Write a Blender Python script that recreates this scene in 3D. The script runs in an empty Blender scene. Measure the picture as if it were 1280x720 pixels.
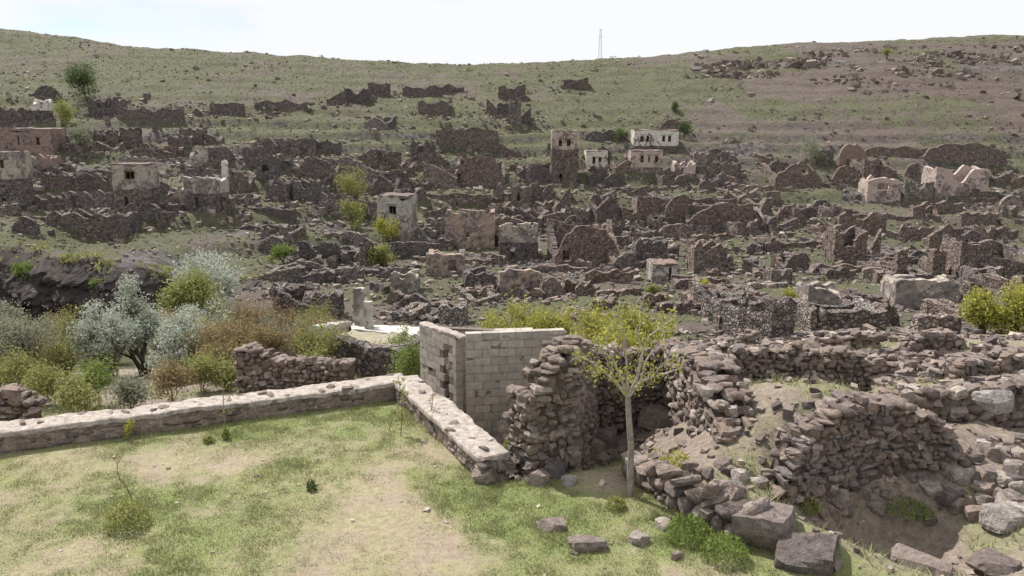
import bpy, math, random, time
import numpy as np
from mathutils import Vector, Matrix, Euler
T0 = time.time()
R = math.radians
rng = np.random.default_rng(7)
random.seed(7)
scene = bpy.context.scene
col = scene.collection

# ------------------------------------------------------------------ camera, sky, sun, exposure
CAMZ, PITCH, FPX = 6.4, R(11.8), 1005.0
cd = bpy.data.cameras.new('camera'); cam = bpy.data.objects.new('camera', cd); col.objects.link(cam)
cam.location = (0, 0, CAMZ); cam.rotation_euler = (R(90) - PITCH, 0, 0)
cd.sensor_width = 36; cd.lens = 36 * FPX / 1280; cd.clip_end = 8000; cd.clip_start = .1
scene.camera = cam
SUN_AZ, SUN_EL = R(-42), R(54)          # measured from the view direction (+Y), negative = to the left
sdir = Vector((math.sin(SUN_AZ) * math.cos(SUN_EL), math.cos(SUN_AZ) * math.cos(SUN_EL), math.sin(SUN_EL)))
sl = bpy.data.lights.new('sun', 'SUN'); sun = bpy.data.objects.new('sun', sl); col.objects.link(sun)
sl.energy = 5.0; sl.angle = R(.55); sl.color = (1, .95, .88)
sun.rotation_euler = sdir.to_track_quat('Z', 'Y').to_euler()
w = bpy.data.worlds.new('World'); scene.world = w; w.use_nodes = True
nt = w.node_tree; nt.nodes.clear()
def wn(t, **k):
    n = nt.nodes.new(t)
    for a, b in k.items(): setattr(n, a, b)
    return n
sky = wn('ShaderNodeTexSky', sky_type='NISHITA', sun_disc=False)
sky.sun_elevation = SUN_EL; sky.sun_rotation = SUN_AZ; sky.altitude = 1500; sky.dust_density = 1.5
bgs = wn('ShaderNodeBackground'); bgs.inputs[1].default_value = .10
bgc = wn('ShaderNodeBackground'); bgc.inputs[0].default_value = (.97, .98, 1, 1); bgc.inputs[1].default_value = .74
tc = wn('ShaderNodeTexCoord'); mp = wn('ShaderNodeMapping'); mp.inputs['Scale'].default_value = (1.0, 1.0, 2.6)
mp.inputs['Location'].default_value = (.35, .2, .0)
nz = wn('ShaderNodeTexNoise'); nz.inputs['Scale'].default_value = 2.6; nz.inputs['Detail'].default_value = 7; nz.inputs['Roughness'].default_value = .55
cr = wn('ShaderNodeValToRGB'); cr.color_ramp.elements[0].position = .29; cr.color_ramp.elements[1].position = .45
mx = wn('ShaderNodeMixShader'); wo = wn('ShaderNodeOutputWorld')
L = nt.links.new
L(sky.outputs[0], bgs.inputs[0]); L(tc.outputs['Generated'], mp.inputs[0]); L(mp.outputs[0], nz.inputs['Vector'])
L(nz.outputs[0], cr.inputs[0]); L(cr.outputs[0], mx.inputs[0]); L(bgs.outputs[0], mx.inputs[1]); L(bgc.outputs[0], mx.inputs[2]); L(mx.outputs[0], wo.inputs[0])
vs = scene.view_settings
vs.view_transform = 'Standard'; vs.look = 'None'; vs.gamma = 1; vs.use_curve_mapping = False; vs.exposure = .42

# ------------------------------------------------------------------ pixel rays, noise
CP, SP = math.cos(PITCH), math.sin(PITCH)
def ray(px, py):
    a, b = (px - 640) / FPX, (360 - py) / FPX
    return np.array([a, CP + b * SP, -SP + b * CP])
def atY(px, py, Y):
    d = ray(px, py); t = Y / d[1]; return np.array([d[0] * t, Y, CAMZ + d[2] * t])
def zY(px, py, Y): return atY(px, py, Y)[2]
def onz(px, py, z=0.):
    d = ray(px, py); t = (z - CAMZ) / d[2]; return np.array([d[0] * t, d[1] * t, z])
def pix(p):
    q = np.asarray(p, float) - np.array([0, 0, CAMZ]); dep = q[1] * CP - q[2] * SP; up = q[1] * SP + q[2] * CP
    return 640 + FPX * q[0] / dep, 360 - FPX * up / dep
def h2(ix, iy, s):
    h = (ix.astype(np.int64) * 374761393 + iy.astype(np.int64) * 668265263 + s * 974634777) & 0xffffffff
    h = ((h ^ (h >> 13)) * 1274126177) & 0xffffffff
    return ((h ^ (h >> 16)) & 0xffff) / 65535.0
def vn(x, y, s=0):
    x = np.asarray(x, float); y = np.asarray(y, float)
    ix, iy = np.floor(x), np.floor(y); fx, fy = x - ix, y - iy
    fx = fx * fx * (3 - 2 * fx); fy = fy * fy * (3 - 2 * fy)
    a, b, c, d = h2(ix, iy, s), h2(ix + 1, iy, s), h2(ix, iy + 1, s), h2(ix + 1, iy + 1, s)
    return (a + (b - a) * fx) * (1 - fy) + (c + (d - c) * fx) * fy
def fbm(x, y, o=4, s=0, g=.5):
    v, a, t = 0, 1, 0
    for i in range(o):
        v = v + a * vn(np.asarray(x) * 2 ** i, np.asarray(y) * 2 ** i, s + 17 * i); t += a; a *= g
    return v / t
def sst(a, b, x):
    t = np.clip((x - a) / (b - a), 0, 1); return t * t * (3 - 2 * t)

# ------------------------------------------------------------------ mesh and object helpers
def mesh(name, V, F, mats=None, smooth=False, attrs=None):
    V = np.ascontiguousarray(V, dtype=np.float32).reshape(-1, 3)
    Fs = F if isinstance(F, list) else [F]
    Fs = [np.asarray(f, np.int32) for f in Fs if len(f)]
    me = bpy.data.meshes.new(name)
    me.vertices.add(len(V)); me.vertices.foreach_set('co', V.ravel())
    li = np.concatenate([f.ravel() for f in Fs]); tot = np.concatenate([np.full(len(f), f.shape[1], np.int32) for f in Fs])
    st = np.concatenate([[0], np.cumsum(tot)[:-1]]).astype(np.int32)
    me.loops.add(len(li)); me.loops.foreach_set('vertex_index', li)
    me.polygons.add(len(tot)); me.polygons.foreach_set('loop_start', st); me.polygons.foreach_set('loop_total', tot)
    me.polygons.foreach_set('use_smooth', np.full(len(tot), bool(smooth)))
    for k, v in (attrs or {}).items():
        a = me.attributes.new(k, 'FLOAT', 'POINT'); a.data.foreach_set('value', np.asarray(v, np.float32))
    for m in (mats if isinstance(mats, (list, tuple)) else [mats]):
        if m: me.materials.append(m)
    me.update(calc_edges=True)
    return me
def link(name, data, parent=None, loc=None, rot=None, scale=None):
    o = bpy.data.objects.new(name, data); col.objects.link(o)
    if loc is not None: o.location = loc
    if rot is not None: o.rotation_euler = rot
    if scale is not None: o.scale = scale
    if parent is not None: o.parent = parent
    return o
def tag(o, label=None, cat=None, group=None, kind=None):
    if label: o['label'] = label
    if cat: o['category'] = cat
    if group: o['group'] = group
    if kind: o['kind'] = kind
    return o
def empty(name, loc, rz=0):
    o = link(name, None, loc=[float(v) for v in loc], rot=(0, 0, rz)); o.empty_display_size = .3; return o

# ------------------------------------------------------------------ materials
def rampnode(N, stops):
    c = N.new('ShaderNodeValToRGB'); e = c.color_ramp.elements
    while len(e) < len(stops): e.new(.5)
    for i, (p, q) in enumerate(stops):
        e[i].position = p; e[i].color = (*q, 1) if len(q) == 3 else q
    return c
class Mat:
    def __init__(s, name, rough=.9):
        s.m = bpy.data.materials.new(name); s.m.use_nodes = True; s.N = s.m.node_tree.nodes; s.L = s.m.node_tree.links.new
        s.b = s.N['Principled BSDF']; s.b.inputs['Roughness'].default_value = rough; s.b.inputs['Specular IOR Level'].default_value = .25
        s.geo = s.N.new('ShaderNodeNewGeometry'); s.pos = s.geo.outputs['Position']
    def noise(s, scale, detail=5, rough=.6, vec=None):
        n = s.N.new('ShaderNodeTexNoise'); n.inputs['Scale'].default_value = scale; n.inputs['Detail'].default_value = detail; n.inputs['Roughness'].default_value = rough
        s.L(vec or s.pos, n.inputs['Vector']); return n.outputs[0]
    def voro(s, scale, feature='F1', vec=None):
        n = s.N.new('ShaderNodeTexVoronoi'); n.feature = feature; n.inputs['Scale'].default_value = scale
        s.L(vec or s.pos, n.inputs['Vector']); return n
    def ramp(s, f, stops):
        c = rampnode(s.N, stops); s.L(f, c.inputs[0]); return c.outputs[0]
    def mix(s, f, a, b, mode='MIX'):
        n = s.N.new('ShaderNodeMix'); n.data_type = 'RGBA'; n.blend_type = mode
        for k, v in ((0, f), (6, a), (7, b)):
            if hasattr(v, 'links'): s.L(v, n.inputs[k])
            elif k == 0: n.inputs[k].default_value = v
            else: n.inputs[k].default_value = (*v, 1)
        return n.outputs[2]
    def math(s, op, a, b=0., c=False):
        n = s.N.new('ShaderNodeMath'); n.operation = op; n.use_clamp = c
        for k, v in ((0, a), (1, b)):
            if hasattr(v, 'links'): s.L(v, n.inputs[k])
            else: n.inputs[k].default_value = v
        return n.outputs[0]
    def attr(s, name):
        n = s.N.new('ShaderNodeAttribute'); n.attribute_name = name; return n.outputs['Fac']
    def bump(s, h, strength=.5, dist=.05):
        n = s.N.new('ShaderNodeBump'); n.inputs['Strength'].default_value = strength; n.inputs['Distance'].default_value = dist
        s.L(h, n.inputs['Height']); s.L(n.outputs[0], s.b.inputs['Normal'])
    def color(s, c):
        if hasattr(c, 'links'): s.L(c, s.b.inputs['Base Color'])
        else: s.b.inputs['Base Color'].default_value = (*c, 1)
        return s.m
def sc3(c, k): return tuple(min(1, x * k) for x in c)

def stone_mat(name, c, fine=9, var=.75, lichen=.35, cell=None):
    m = Mat(name)
    n1 = m.noise(fine, 8, .65); n2 = m.noise(fine * .22, 3)
    base = m.ramp(m.math('ADD', m.math('MULTIPLY', n1, .7), m.math('MULTIPLY', m.noise(fine * 4, 5, .75), .3)), [(.32, sc3(c, .42)), (.46, sc3(c, .85)), (.55, sc3(c, 1.1)), (.7, sc3(c, 1.65))])
    oi = m.N.new('ShaderNodeObjectInfo')
    base = m.mix(1.0, base, m.ramp(oi.outputs['Random'], [(0, (1 - var * .5, 1 - var * .48, 1 - var * .42)), (.25, (1.02, .94, .88)), (.45, (.85, .86, .9)), (.7, (1.15, 1.08, 1.0)), (.88, (1.0, .97, .95)), (1, (1 + var * .85,) * 3)]), 'MULTIPLY')
    if cell:
        v = m.voro(cell); base = m.mix(1.0, base, m.ramp(v.outputs['Color'], [(.1, (.5, .48, .5)), (.5, (1, .97, .95)), (.95, (1.65, 1.6, 1.55))]), 'MULTIPLY')
        ve = m.voro(cell, 'DISTANCE_TO_EDGE'); base = m.mix(m.ramp(ve.outputs['Distance'], [(0, (.5,) * 3), (.1, (0, 0, 0))]), base, sc3(c, .4))
        hh = m.math('ADD', m.ramp(ve.outputs['Distance'], [(0, (0, 0, 0)), (.22, (1, 1, 1))]), m.math('MULTIPLY', n1, .6))
    else: hh = n1
    lic = m.ramp(m.noise(fine * .55, 6, .7), [(.58, (0, 0, 0)), (.68, (lichen,) * 3)])
    base = m.mix(lic, base, (.36, .35, .29))
    red = m.ramp(n2, [(.5, (0, 0, 0)), (.7, (.2,) * 3)])
    base = m.mix(red, base, (c[0] * 1.25, c[1] * .92, c[2] * .78))
    m.bump(hh if cell else m.math('ADD', hh, m.math('MULTIPLY', m.noise(fine * 3.5, 5, .7), .45)), 1.0, .07 if not cell else .12)
    return m.color(base)
def plaster_mat(name, c, stone, zlo=None):
    """plaster that has fallen away in patches, the stone showing through; more of it gone near the foot"""
    m = Mat(name)
    tc_ = m.N.new('ShaderNodeTexCoord'); sep = m.N.new('ShaderNodeSeparateXYZ'); m.L(tc_.outputs['Object'], sep.inputs[0])
    n1 = m.noise(2.2, 6, .65); n2 = m.noise(.55, 5, .6)
    pl = m.ramp(m.math('ADD', m.math('MULTIPLY', n1, .5), m.math('MULTIPLY', m.noise(.9, 7, .75), .5)), [(.34, sc3(c, .55)), (.48, sc3(c, .85)), (.6, c), (.75, sc3(c, 1.1))])
    v = m.voro(3.2); st = m.ramp(v.outputs['Color'], [(.1, sc3(stone, .55)), (.5, stone), (.95, sc3(stone, 1.5))])
    hgt = m.math('MULTIPLY', sep.outputs[2], .035)
    k = m.math('ADD', m.math('ADD', n2, m.math('MULTIPLY', n1, .3)), hgt)
    f = m.ramp(k, [(.62 if zlo is None else zlo, (1, 1, 1)), ((.62 if zlo is None else zlo) + .05, (0, 0, 0))])
    m.bump(m.math('ADD', m.math('MULTIPLY', f, -.6), m.math('MULTIPLY', n1, .3)), .5, .08)
    return m.color(m.mix(f, pl, st))
def leaf_mat(name, a, b, trans=.35):
    m = Mat(name, .7)
    c = m.mix(m.geo.outputs['Random Per Island'], a, b); m.color(c)
    t = m.N.new('ShaderNodeBsdfTranslucent'); m.L(m.mix(.5, c, sc3(b, 1.1)), t.inputs[0])
    x = m.N.new('ShaderNodeMixShader'); x.inputs[0].default_value = trans
    m.L(m.b.outputs[0], x.inputs[1]); m.L(t.outputs[0], x.inputs[2]); m.L(x.outputs[0], m.N['Material Output'].inputs[0])
    return m.m
def bark_mat(name, c):
    m = Mat(name); n = m.noise(14, 6); m.bump(n, .6, .02)
    return m.color(m.ramp(n, [(.3, sc3(c, .6)), (.7, sc3(c, 1.3))]))

M = {}
M['near_stone'] = stone_mat('near_stone', (.225, .188, .17), 9, .9, .35)
M['near_pale'] = stone_mat('near_pale_stone', (.34, .31, .285), 9, .5, .4)
M['mortar'] = stone_mat('earth_mortar', (.135, .108, .092), 14, .2, .15)
M['dark'] = stone_mat('dark_basalt_masonry', (.20, .182, .178), 5, .6, .3, 4.6)
M['brown'] = stone_mat('brown_masonry', (.235, .198, .183), 5, .6, .3, 4.6)
M['grey'] = stone_mat('grey_masonry', (.235, .215, .20), 5, .5, .35, 4.6)
M['earth'] = stone_mat('earthen_wall', (.19, .15, .135), 4, .4, .1)
M['white'] = plaster_mat('white_plaster', (.64, .60, .54), (.2, .165, .155), .58)
M['pink'] = plaster_mat('pink_plaster', (.46, .37, .33), (.2, .165, .15), .66)
M['beige'] = plaster_mat('beige_plaster', (.40, .35, .295), (.19, .165, .155), .68)
M['tan'] = plaster_mat('tan_plaster', (.36, .275, .22), (.19, .155, .145), .73)
M['redbrown'] = plaster_mat('red_brown_plaster', (.29, .21, .18), (.17, .14, .13), .64)
M['palegrey'] = plaster_mat('pale_grey_plaster', (.41, .385, .35), (.2, .17, .16), .66)
M['rock'] = stone_mat('loose_rock', (.22, .185, .175), 3, .5, .4)
M['wood'] = bark_mat('weathered_wood', (.16, .12, .09))
M['steel'] = Mat('galvanised_steel', .5).color((.42, .43, .45))

# ------------------------------------------------------------------ terrain heights
C0 = np.array([-2.71, 17.84]); uL = np.array([-.922, -.387]); uR = np.array([.447, -.895])
ctrl = []
def cpx(px, pts):
    for a, b in pts:
        if a < 30 * 0 or True:
            p = atY(px, a, b); ctrl.append((p[0], p[1], p[2]))
def czz(px, pts):
    for Y, z in pts: ctrl.append(((px - 640) / FPX * (Y / .98), Y, z))
czz(-400, [(22, -1.2), (40, -4), (74, -4), (95, -2), (138, 7), (170, 17), (205, 27), (270, 26), (340, 26)])
czz(0, [(24, -2.2), (32, -4), (50, -4.6), (74, -4.5), (270, 25), (340, 24)]); cpx(0, [(270, 86), (250, 95), (200, 114), (150, 138), (100, 165), (60, 195), (38, 212)])
czz(320, [(22, -1.5), (32, -3.5), (50, -6), (260, 20.5), (340, 19)]); cpx(320, [(350, 74), (300, 90), (270, 98), (250, 105), (200, 122), (150, 143), (100, 172), (67, 205)])
czz(640, [(23, -1.5), (30, -3), (45, -5.8), (260, 18), (340, 16)]); cpx(640, [(400, 58), (350, 76), (300, 96), (250, 115), (200, 134), (150, 153), (100, 183), (81, 203)])
czz(960, [(23, -1.3), (30, -2.3), (265, 25), (340, 24)]); cpx(960, [(420, 36), (400, 43), (350, 68), (300, 92), (250, 114), (200, 135), (150, 153), (100, 182), (57, 214)])
czz(1280, [(20, -.7), (30, -1.8), (270, 29), (340, 28)]); cpx(1280, [(420, 37), (400, 45), (350, 69), (300, 93), (250, 115), (200, 136), (150, 154), (100, 183), (45, 218)])
czz(1700, [(15, 0), (30, -1.5), (45, -4), (92, -6.5), (135, 1), (155, 8), (185, 17), (222, 29), (280, 30), (340, 29)])
near = [(3.4, 13.2, .5), (4.0, 12.2, .5), (4.8, 11.2, .38), (5.0, 11.9, -.35), (5.9, 12.3, -.75), (7.0, 12.7, -.6), (8.0, 12.2, 0), (6, 10.4, .05), (7, 9.6, .0), (9, 12, .15), (9.2, 14, .15), (5.4, 14.2, 1.35), (6.6, 14.8, 1.35),
        (10, 15.2, .1), (7.4, 16.6, .4), (5.0, 15.6, 1.1), (5.0, 17.0, .75), (5.6, 18.2, .35), (3.35, 15.0, .05), (3.3, 16.5, -.45), (2.0, 15.8, -.95), (2.6, 17.6, -1.0), (1, 16, -.6), (0, 16, -.9), (-1, 20.5, -1.15), (-3.5, 20.5, -1.3), (4.6, 19, -.3),
        (6, 17, .0), (8, 17.5, -.2), (6.5, 19.8, -.6), (10, 19.5, -.8), (-8, 18.6, -1.6), (-14, 16.5, -1.6), (12, 12, .2), (9, 8, 0), (5, 7, 0)]
ctrl += near
for x in (-60, -25, -12, 0, 12, 25, 60): ctrl.append((x, -5, 0)); ctrl.append((x * 1.5, -40, 0))
CT = np.array(ctrl); S_ = 40.
def tps(r2): return np.where(r2 > 0, .5 * r2 * np.log(np.maximum(r2, 1e-12)), 0)
XY = CT[:, :2] / S_; n_ = len(CT)
K = tps(((XY[:, None] - XY[None]) ** 2).sum(-1)) + np.eye(n_) * 2e-4
Pm = np.c_[np.ones(n_), XY]; A_ = np.block([[K, Pm], [Pm.T, np.zeros((3, 3))]])
sol = np.linalg.solve(A_, np.r_[CT[:, 2], 0, 0, 0])
def rbf(x, y):
    x = np.asarray(x, float); y = np.asarray(y, float); xs, ys = x / S_, y / S_
    v = sol[n_] + sol[n_ + 1] * xs + sol[n_ + 2] * ys
    for i in range(n_): v = v + sol[i] * tps((xs - XY[i, 0]) ** 2 + (ys - XY[i, 1]) ** 2)
    return v
def cliffline(x): return 71 + 3.2 * (fbm(x * .12, x * 0 + 3, 3, 5) - .5) + 2.5 * (vn(x * .45, x * 0, 9) - .5)
def far_z(x, y):
    z = rbf(x, y)
    band = sst(62, 82, y) * (1 - .72 * sst(140, 160, y))
    Lv = 2.1; wp = 2.2 * (fbm(x * .03, y * .03, 3, 21) - .5) + .12 * fbm(x * .4, y * .4, 2, 22)
    t = (z + wp) / Lv; fl = np.floor(t); ter = (fl + .25 * (t - fl) + .75 * sst(.72, 1, t - fl)) * Lv - wp
    amt = .95 * band * sst(.2, .4, fbm(x * .02 + 9, y * .03, 3, 23))
    z = z + (ter - z) * amt
    s = y - cliffline(x); f = (1 - sst(-30, -23, x)) * sst(-36, -12, s)
    z = z - 5.2 * f * (1 - sst(-.8, 1.0, s)) - 1.0 * f * (1 - sst(1.5, 2.2, s + 1.5 * vn(x * .3, y * 0, 31)))
    z = z + f * np.exp(-((s) / 2.5) ** 2) * 1.6 * (fbm(x * .5, y * .5, 3, 33) - .5)
    k = sst(24, 60, y)
    z = z + k * (1.5 * (fbm(x * .05, y * .05, 4, 41) - .5) + .7 * (fbm(x * .25, y * .25, 3, 43) - .5) + .35 * (vn(x * .8, y * .8, 47) - .5))
    up = sst(160, 200, y); z = z + up * .5 * (fbm(x * .15, y * .15, 3, 55) - .5)
    return z
YARD = np.array([(-40, 1.0), (-30, 17.84 - 27.29 * .42), C0, (-.35, 13.3), (1.0, 13.75), (2.25, 14.15), (2.95, 12.5), (3.6, 11.55), (4.35, 10.7), (6.2, 9.0), (8, 2), (8, -30)])
YARD[0] = (-40, -30); YARD[1] = C0 + uL * 30
def poly_sd(x, y, P):
    d = np.full(np.shape(x), 1e9); ins = np.zeros(np.shape(x), bool)
    for i in range(len(P)):
        a, b = P[i], P[(i + 1) % len(P)]; e = b - a; wx, wy = x - a[0], y - a[1]
        t = np.clip((wx * e[0] + wy * e[1]) / (e @ e), 0, 1); d = np.minimum(d, np.hypot(wx - e[0] * t, wy - e[1] * t))
        c = ((a[1] <= y) & (b[1] > y)) | ((b[1] <= y) & (a[1] > y))
        with np.errstate(divide='ignore', invalid='ignore'): xi = a[0] + (y - a[1]) * e[0] / (e[1] if e[1] else 1e-9)
        ins ^= c & (x < xi)
    return np.where(ins, -d, d)
def near_z(x, y):
    sd = poly_sd(x, y, YARD); zo = rbf(x, y)
    out = sst(0.05, .7, sd)
    zo = zo + (.35 * (fbm(x * .8, y * .8, 4, 61) - .5) + .16 * (fbm(x * 3.2, y * 3.2, 3, 67) - .5)) * sst(.3, 2, sd)
    yd = .10 * (fbm(x * .35, y * .35, 3, 63) - .5) + .02 * (fbm(x * 3, y * 3, 2, 65) - .5)
    return yd + (zo - yd) * out

class Grid:
    def __init__(s, x0, x1, y0, y1, d, fn):
        s.x0, s.y0, s.d = x0, y0, d; s.nx = int(round((x1 - x0) / d)) + 1; s.ny = int(round((y1 - y0) / d)) + 1
        s.X, s.Y = np.meshgrid(x0 + np.arange(s.nx) * d, y0 + np.arange(s.ny) * d); s.Z = fn(s.X, s.Y)
    def at(s, x, y):
        x = np.asarray(x, float); y = np.asarray(y, float)
        u = np.clip((x - s.x0) / s.d, 0, s.nx - 1.001); v = np.clip((y - s.y0) / s.d, 0, s.ny - 1.001)
        i = u.astype(int); j = v.astype(int); a = u - i; b = v - j; Z = s.Z
        return (Z[j, i] * (1 - a) + Z[j, i + 1] * a) * (1 - b) + (Z[j + 1, i] * (1 - a) + Z[j + 1, i + 1] * a) * b
    def faces(s):
        i = np.arange(s.nx * s.ny).reshape(s.ny, s.nx)
        return np.stack([i[:-1, :-1].ravel(), i[:-1, 1:].ravel(), i[1:, 1:].ravel(), i[1:, :-1].ravel()], 1)
NG = Grid(-22, 22, 3, 35, .14, near_z)
FG = Grid(-210, 210, -40, 330, .75, far_z)
def edge_w(x, y):   # 1 well inside the near patch, 0 at its rim
    return np.minimum.reduce([sst(-21, -18, x), 1 - sst(18, 21, x), sst(4, 7, y) * 0 + 1, 1 - sst(28, 33, y)])
FZ0 = FG.Z.copy()
ew = edge_w(FG.X, FG.Y) * (FG.Y > -1)
NG.Z = NG.at(NG.X, NG.Y) * edge_w(NG.X, NG.Y) + FG.at(NG.X, NG.Y) * (1 - edge_w(NG.X, NG.Y))
rim = np.maximum.reduce([1 - sst(-22, -21, NG.X), sst(21, 22, NG.X), sst(33.5, 35, NG.Y)])
NG.Z = NG.Z - .5 * rim
FGz = FG.Z.copy()
FG.Z = np.where((FG.X > -20) & (FG.X < 20) & (FG.Y < 32.5) & (FG.Y > 3.5), np.minimum(FG.Z, NG.at(FG.X, FG.Y)) - .8, FG.Z)
def gz(x, y):
    x = np.asarray(x, float); y = np.asarray(y, float)
    n = (np.abs(x) < 20.5) & (y < 33) & (y > 3)
    return np.where(n, NG.at(x, y), FG.at(x, y))
def hit(px, py, Y0=8., Y1=330.):
    d = ray(px, py); Y = np.arange(Y0, Y1, .15); t = Y / d[1]; x = d[0] * t; z = CAMZ + d[2] * t
    g = gz(x, Y); k = np.nonzero(z <= g)[0]
    if not len(k): k = [len(Y) - 1]
    i = k[0]; return np.array([x[i], Y[i], float(g[i])]), t[i]
print('terrain', time.time() - T0)

# ------------------------------------------------------------------ ground colours (surface cover, by place)
def yard_green(x, y):
    g = .38 * fbm(x * .45, y * .45, 4, 71) + .34 * fbm(x * 1.7, y * 1.7, 3, 73) + .28 * fbm(x * 5.5, y * 5.5, 3, 75)
    g = .2 + .75 * sst(.30, .68, g)
    for px, py, r, a in [(210, 575, .9, -.9), (480, 640, 1.3, -.6), (560, 690, 1.0, -.6), (300, 575, .7, -.6), (90, 690, .8, -.5), (420, 700, 1.0, -.5), (330, 545, 1.1, .5), (610, 620, 1.1, .7), (700, 640, .8, .55),
                         (160, 590, .9, .3), (860, 670, .7, .9), (560, 610, .6, .6), (170, 640, .8, .5), (300, 530, .8, .6), (450, 520, .8, .2), (640, 655, .8, .45), (520, 560, .8, -.4), (760, 600, .6, -.8), (880, 710, .8, -.3), (740, 670, .5, -.2)]:
        p = onz(px, py); g = g + a * np.exp(-((x - p[0]) ** 2 + (y - p[1]) ** 2) / r ** 2)
    return np.clip(g, 0, 1)
GREENS = []
for px_, py_, r_ in [(115, 202, 5), (60, 275, 5), (160, 270, 5), (330, 262, 5), (350, 330, 5), (400, 240, 4), (590, 240, 6), (640, 245, 5), (530, 250, 4), (720, 245, 6), (700, 265, 5), (770, 235, 5), (800, 298, 6), (930, 335, 7), (960, 310, 6), (860, 310, 4), (420, 345, 5), (600, 345, 5), (700, 385, 5), (900, 440, 3),
                     (960, 375, 4), (1000, 300, 6), (1260, 210, 8), (820, 385, 5), (440, 375, 4), (570, 375, 4), (1030, 345, 4), (880, 240, 6), (480, 180, 10), (560, 160, 12), (700, 150, 12), (330, 160, 12), (90, 290, 5), (1130, 300, 5), (1000, 250, 6), (640, 420, 4), (1190, 440, 4), (1100, 420, 3), (30, 300, 4), (120, 302, 4), (180, 284, 4), (240, 274, 4), (300, 270, 4), (360, 288, 4), (400, 300, 3), (880, 420, 3), (860, 400, 3)]:
    p_, t_ = hit(px_, py_, 30); GREENS.append((p_[0], p_[1], r_))
def hill_cover(x, y):
    """green, red soil and bare stone cover on the hillside"""
    g = sst(.40, .62, fbm(x * .05, y * .05, 5, 81)) * .7 + .3 * sst(.4, .6, fbm(x * .3, y * .3, 3, 82))
    az = x / np.maximum(y, 5)
    up = sst(140, 165, y)
    g = g + .30 * up * (1 - sst(.05, .25, az)) - .30 * sst(.22, .45, az) * sst(120, 150, y) * (1 - sst(200, 215, y) * .5)
    red = sst(.25, .5, az) * sst(125, 150, y) * .75 * sst(.35, .6, fbm(x * .03, y * .05, 4, 85)) + .25 * sst(.5, .7, fbm(x * .07, y * .07, 4, 86))
    rock = sst(.52, .66, fbm(x * .12, y * .16, 4, 88)) * sst(60, 75, y) * (1 - sst(140, 150, y)) * .8
    rock = rock + .7 * np.exp(-((y - 188 - 10 * fbm(x * .05, 0 * x, 2, 3)) / 5) ** 2) * sst(.25, .32, az) * sst(.4, .6, fbm(x * .2, y * .2, 3, 90))
    for X_, Y_, rad_ in GREENS:
        q_ = np.exp(-(((x - X_) / rad_) ** 2 + ((y - Y_) / (rad_ * .75)) ** 2)); g = g + 1.2 * q_; rock = rock - .7 * q_
    g = g + .32 * sst(66, 84, y) * (1 - sst(140, 150, y))
    return np.clip(g, 0, 1), np.clip(red, 0, 1), np.clip(rock, 0, 1)

def hill_mat():
    m = Mat('hillside_ground')
    g, r, k = m.attr('green'), m.attr('red'), m.attr('rock')
    nf = m.noise(1.6, 8, .7); nm = m.noise(.35, 5, .6); n5 = m.noise(5, 4, .7)
    soil = m.ramp(nf, [(.3, (.075, .058, .052)), (.55, (.132, .107, .095)), (.78, (.21, .18, .16))])
    redc = m.ramp(nf, [(.3, (.072, .053, .047)), (.6, (.132, .10, .088)), (.8, (.195, .16, .142))])
    grass = m.ramp(m.math('ADD', m.math('MULTIPLY', nf, .6), m.math('MULTIPLY', n5, .4)), [(.3, (.052, .055, .034)), (.5, (.096, .099, .055)), (.68, (.15, .150, .086)), (.85, (.205, .198, .13))])
    stone = m.ramp(m.voro(1.7).outputs['Color'], [(.1, (.045, .04, .04)), (.5, (.10, .09, .087)), (.95, (.19, .172, .162))])
    base = m.mix(r, soil, redc)
    gf = m.ramp(m.math('ADD', m.math('ADD', g, m.math('MULTIPLY', m.math('SUBTRACT', nm, .5), 2.2)), m.math('MULTIPLY', m.math('SUBTRACT', nf, .5), 1.8)), [(.2, (0, 0, 0)), (.7, (1, 1, 1))])
    base = m.mix(gf, base, grass)
    sep = m.N.new('ShaderNodeSeparateXYZ'); m.L(m.geo.outputs['Normal'], sep.inputs[0])
    steep = m.ramp(m.math('ADD', sep.outputs[2], m.math('MULTIPLY', m.math('SUBTRACT', nf, .5), .35)), [(.70, (1, 1, 1)), (.83, (0, 0, 0))])
    kf = m.ramp(m.math('ADD', k, m.math('MULTIPLY', m.math('SUBTRACT', n5, .5), 1.2)), [(.42, (0, 0, 0)), (.62, (1, 1, 1))])
    base = m.mix(m.math('MAXIMUM', steep, kf), base, stone)
    spk = m.ramp(m.voro(1.1).outputs['Distance'], [(.10, (.55,) * 3), (.17, (0, 0, 0))]); base = m.mix(m.math('MULTIPLY', spk, m.ramp(nm, [(.45, (0, 0, 0)), (.55, (1, 1, 1))])), base, (.09, .08, .075))
    m.bump(m.math('ADD', m.math('MULTIPLY', nf, 1.0), m.math('MULTIPLY', n5, .35)), .9, .5)
    return m.color(base)
M['hill'] = hill_mat()
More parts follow.
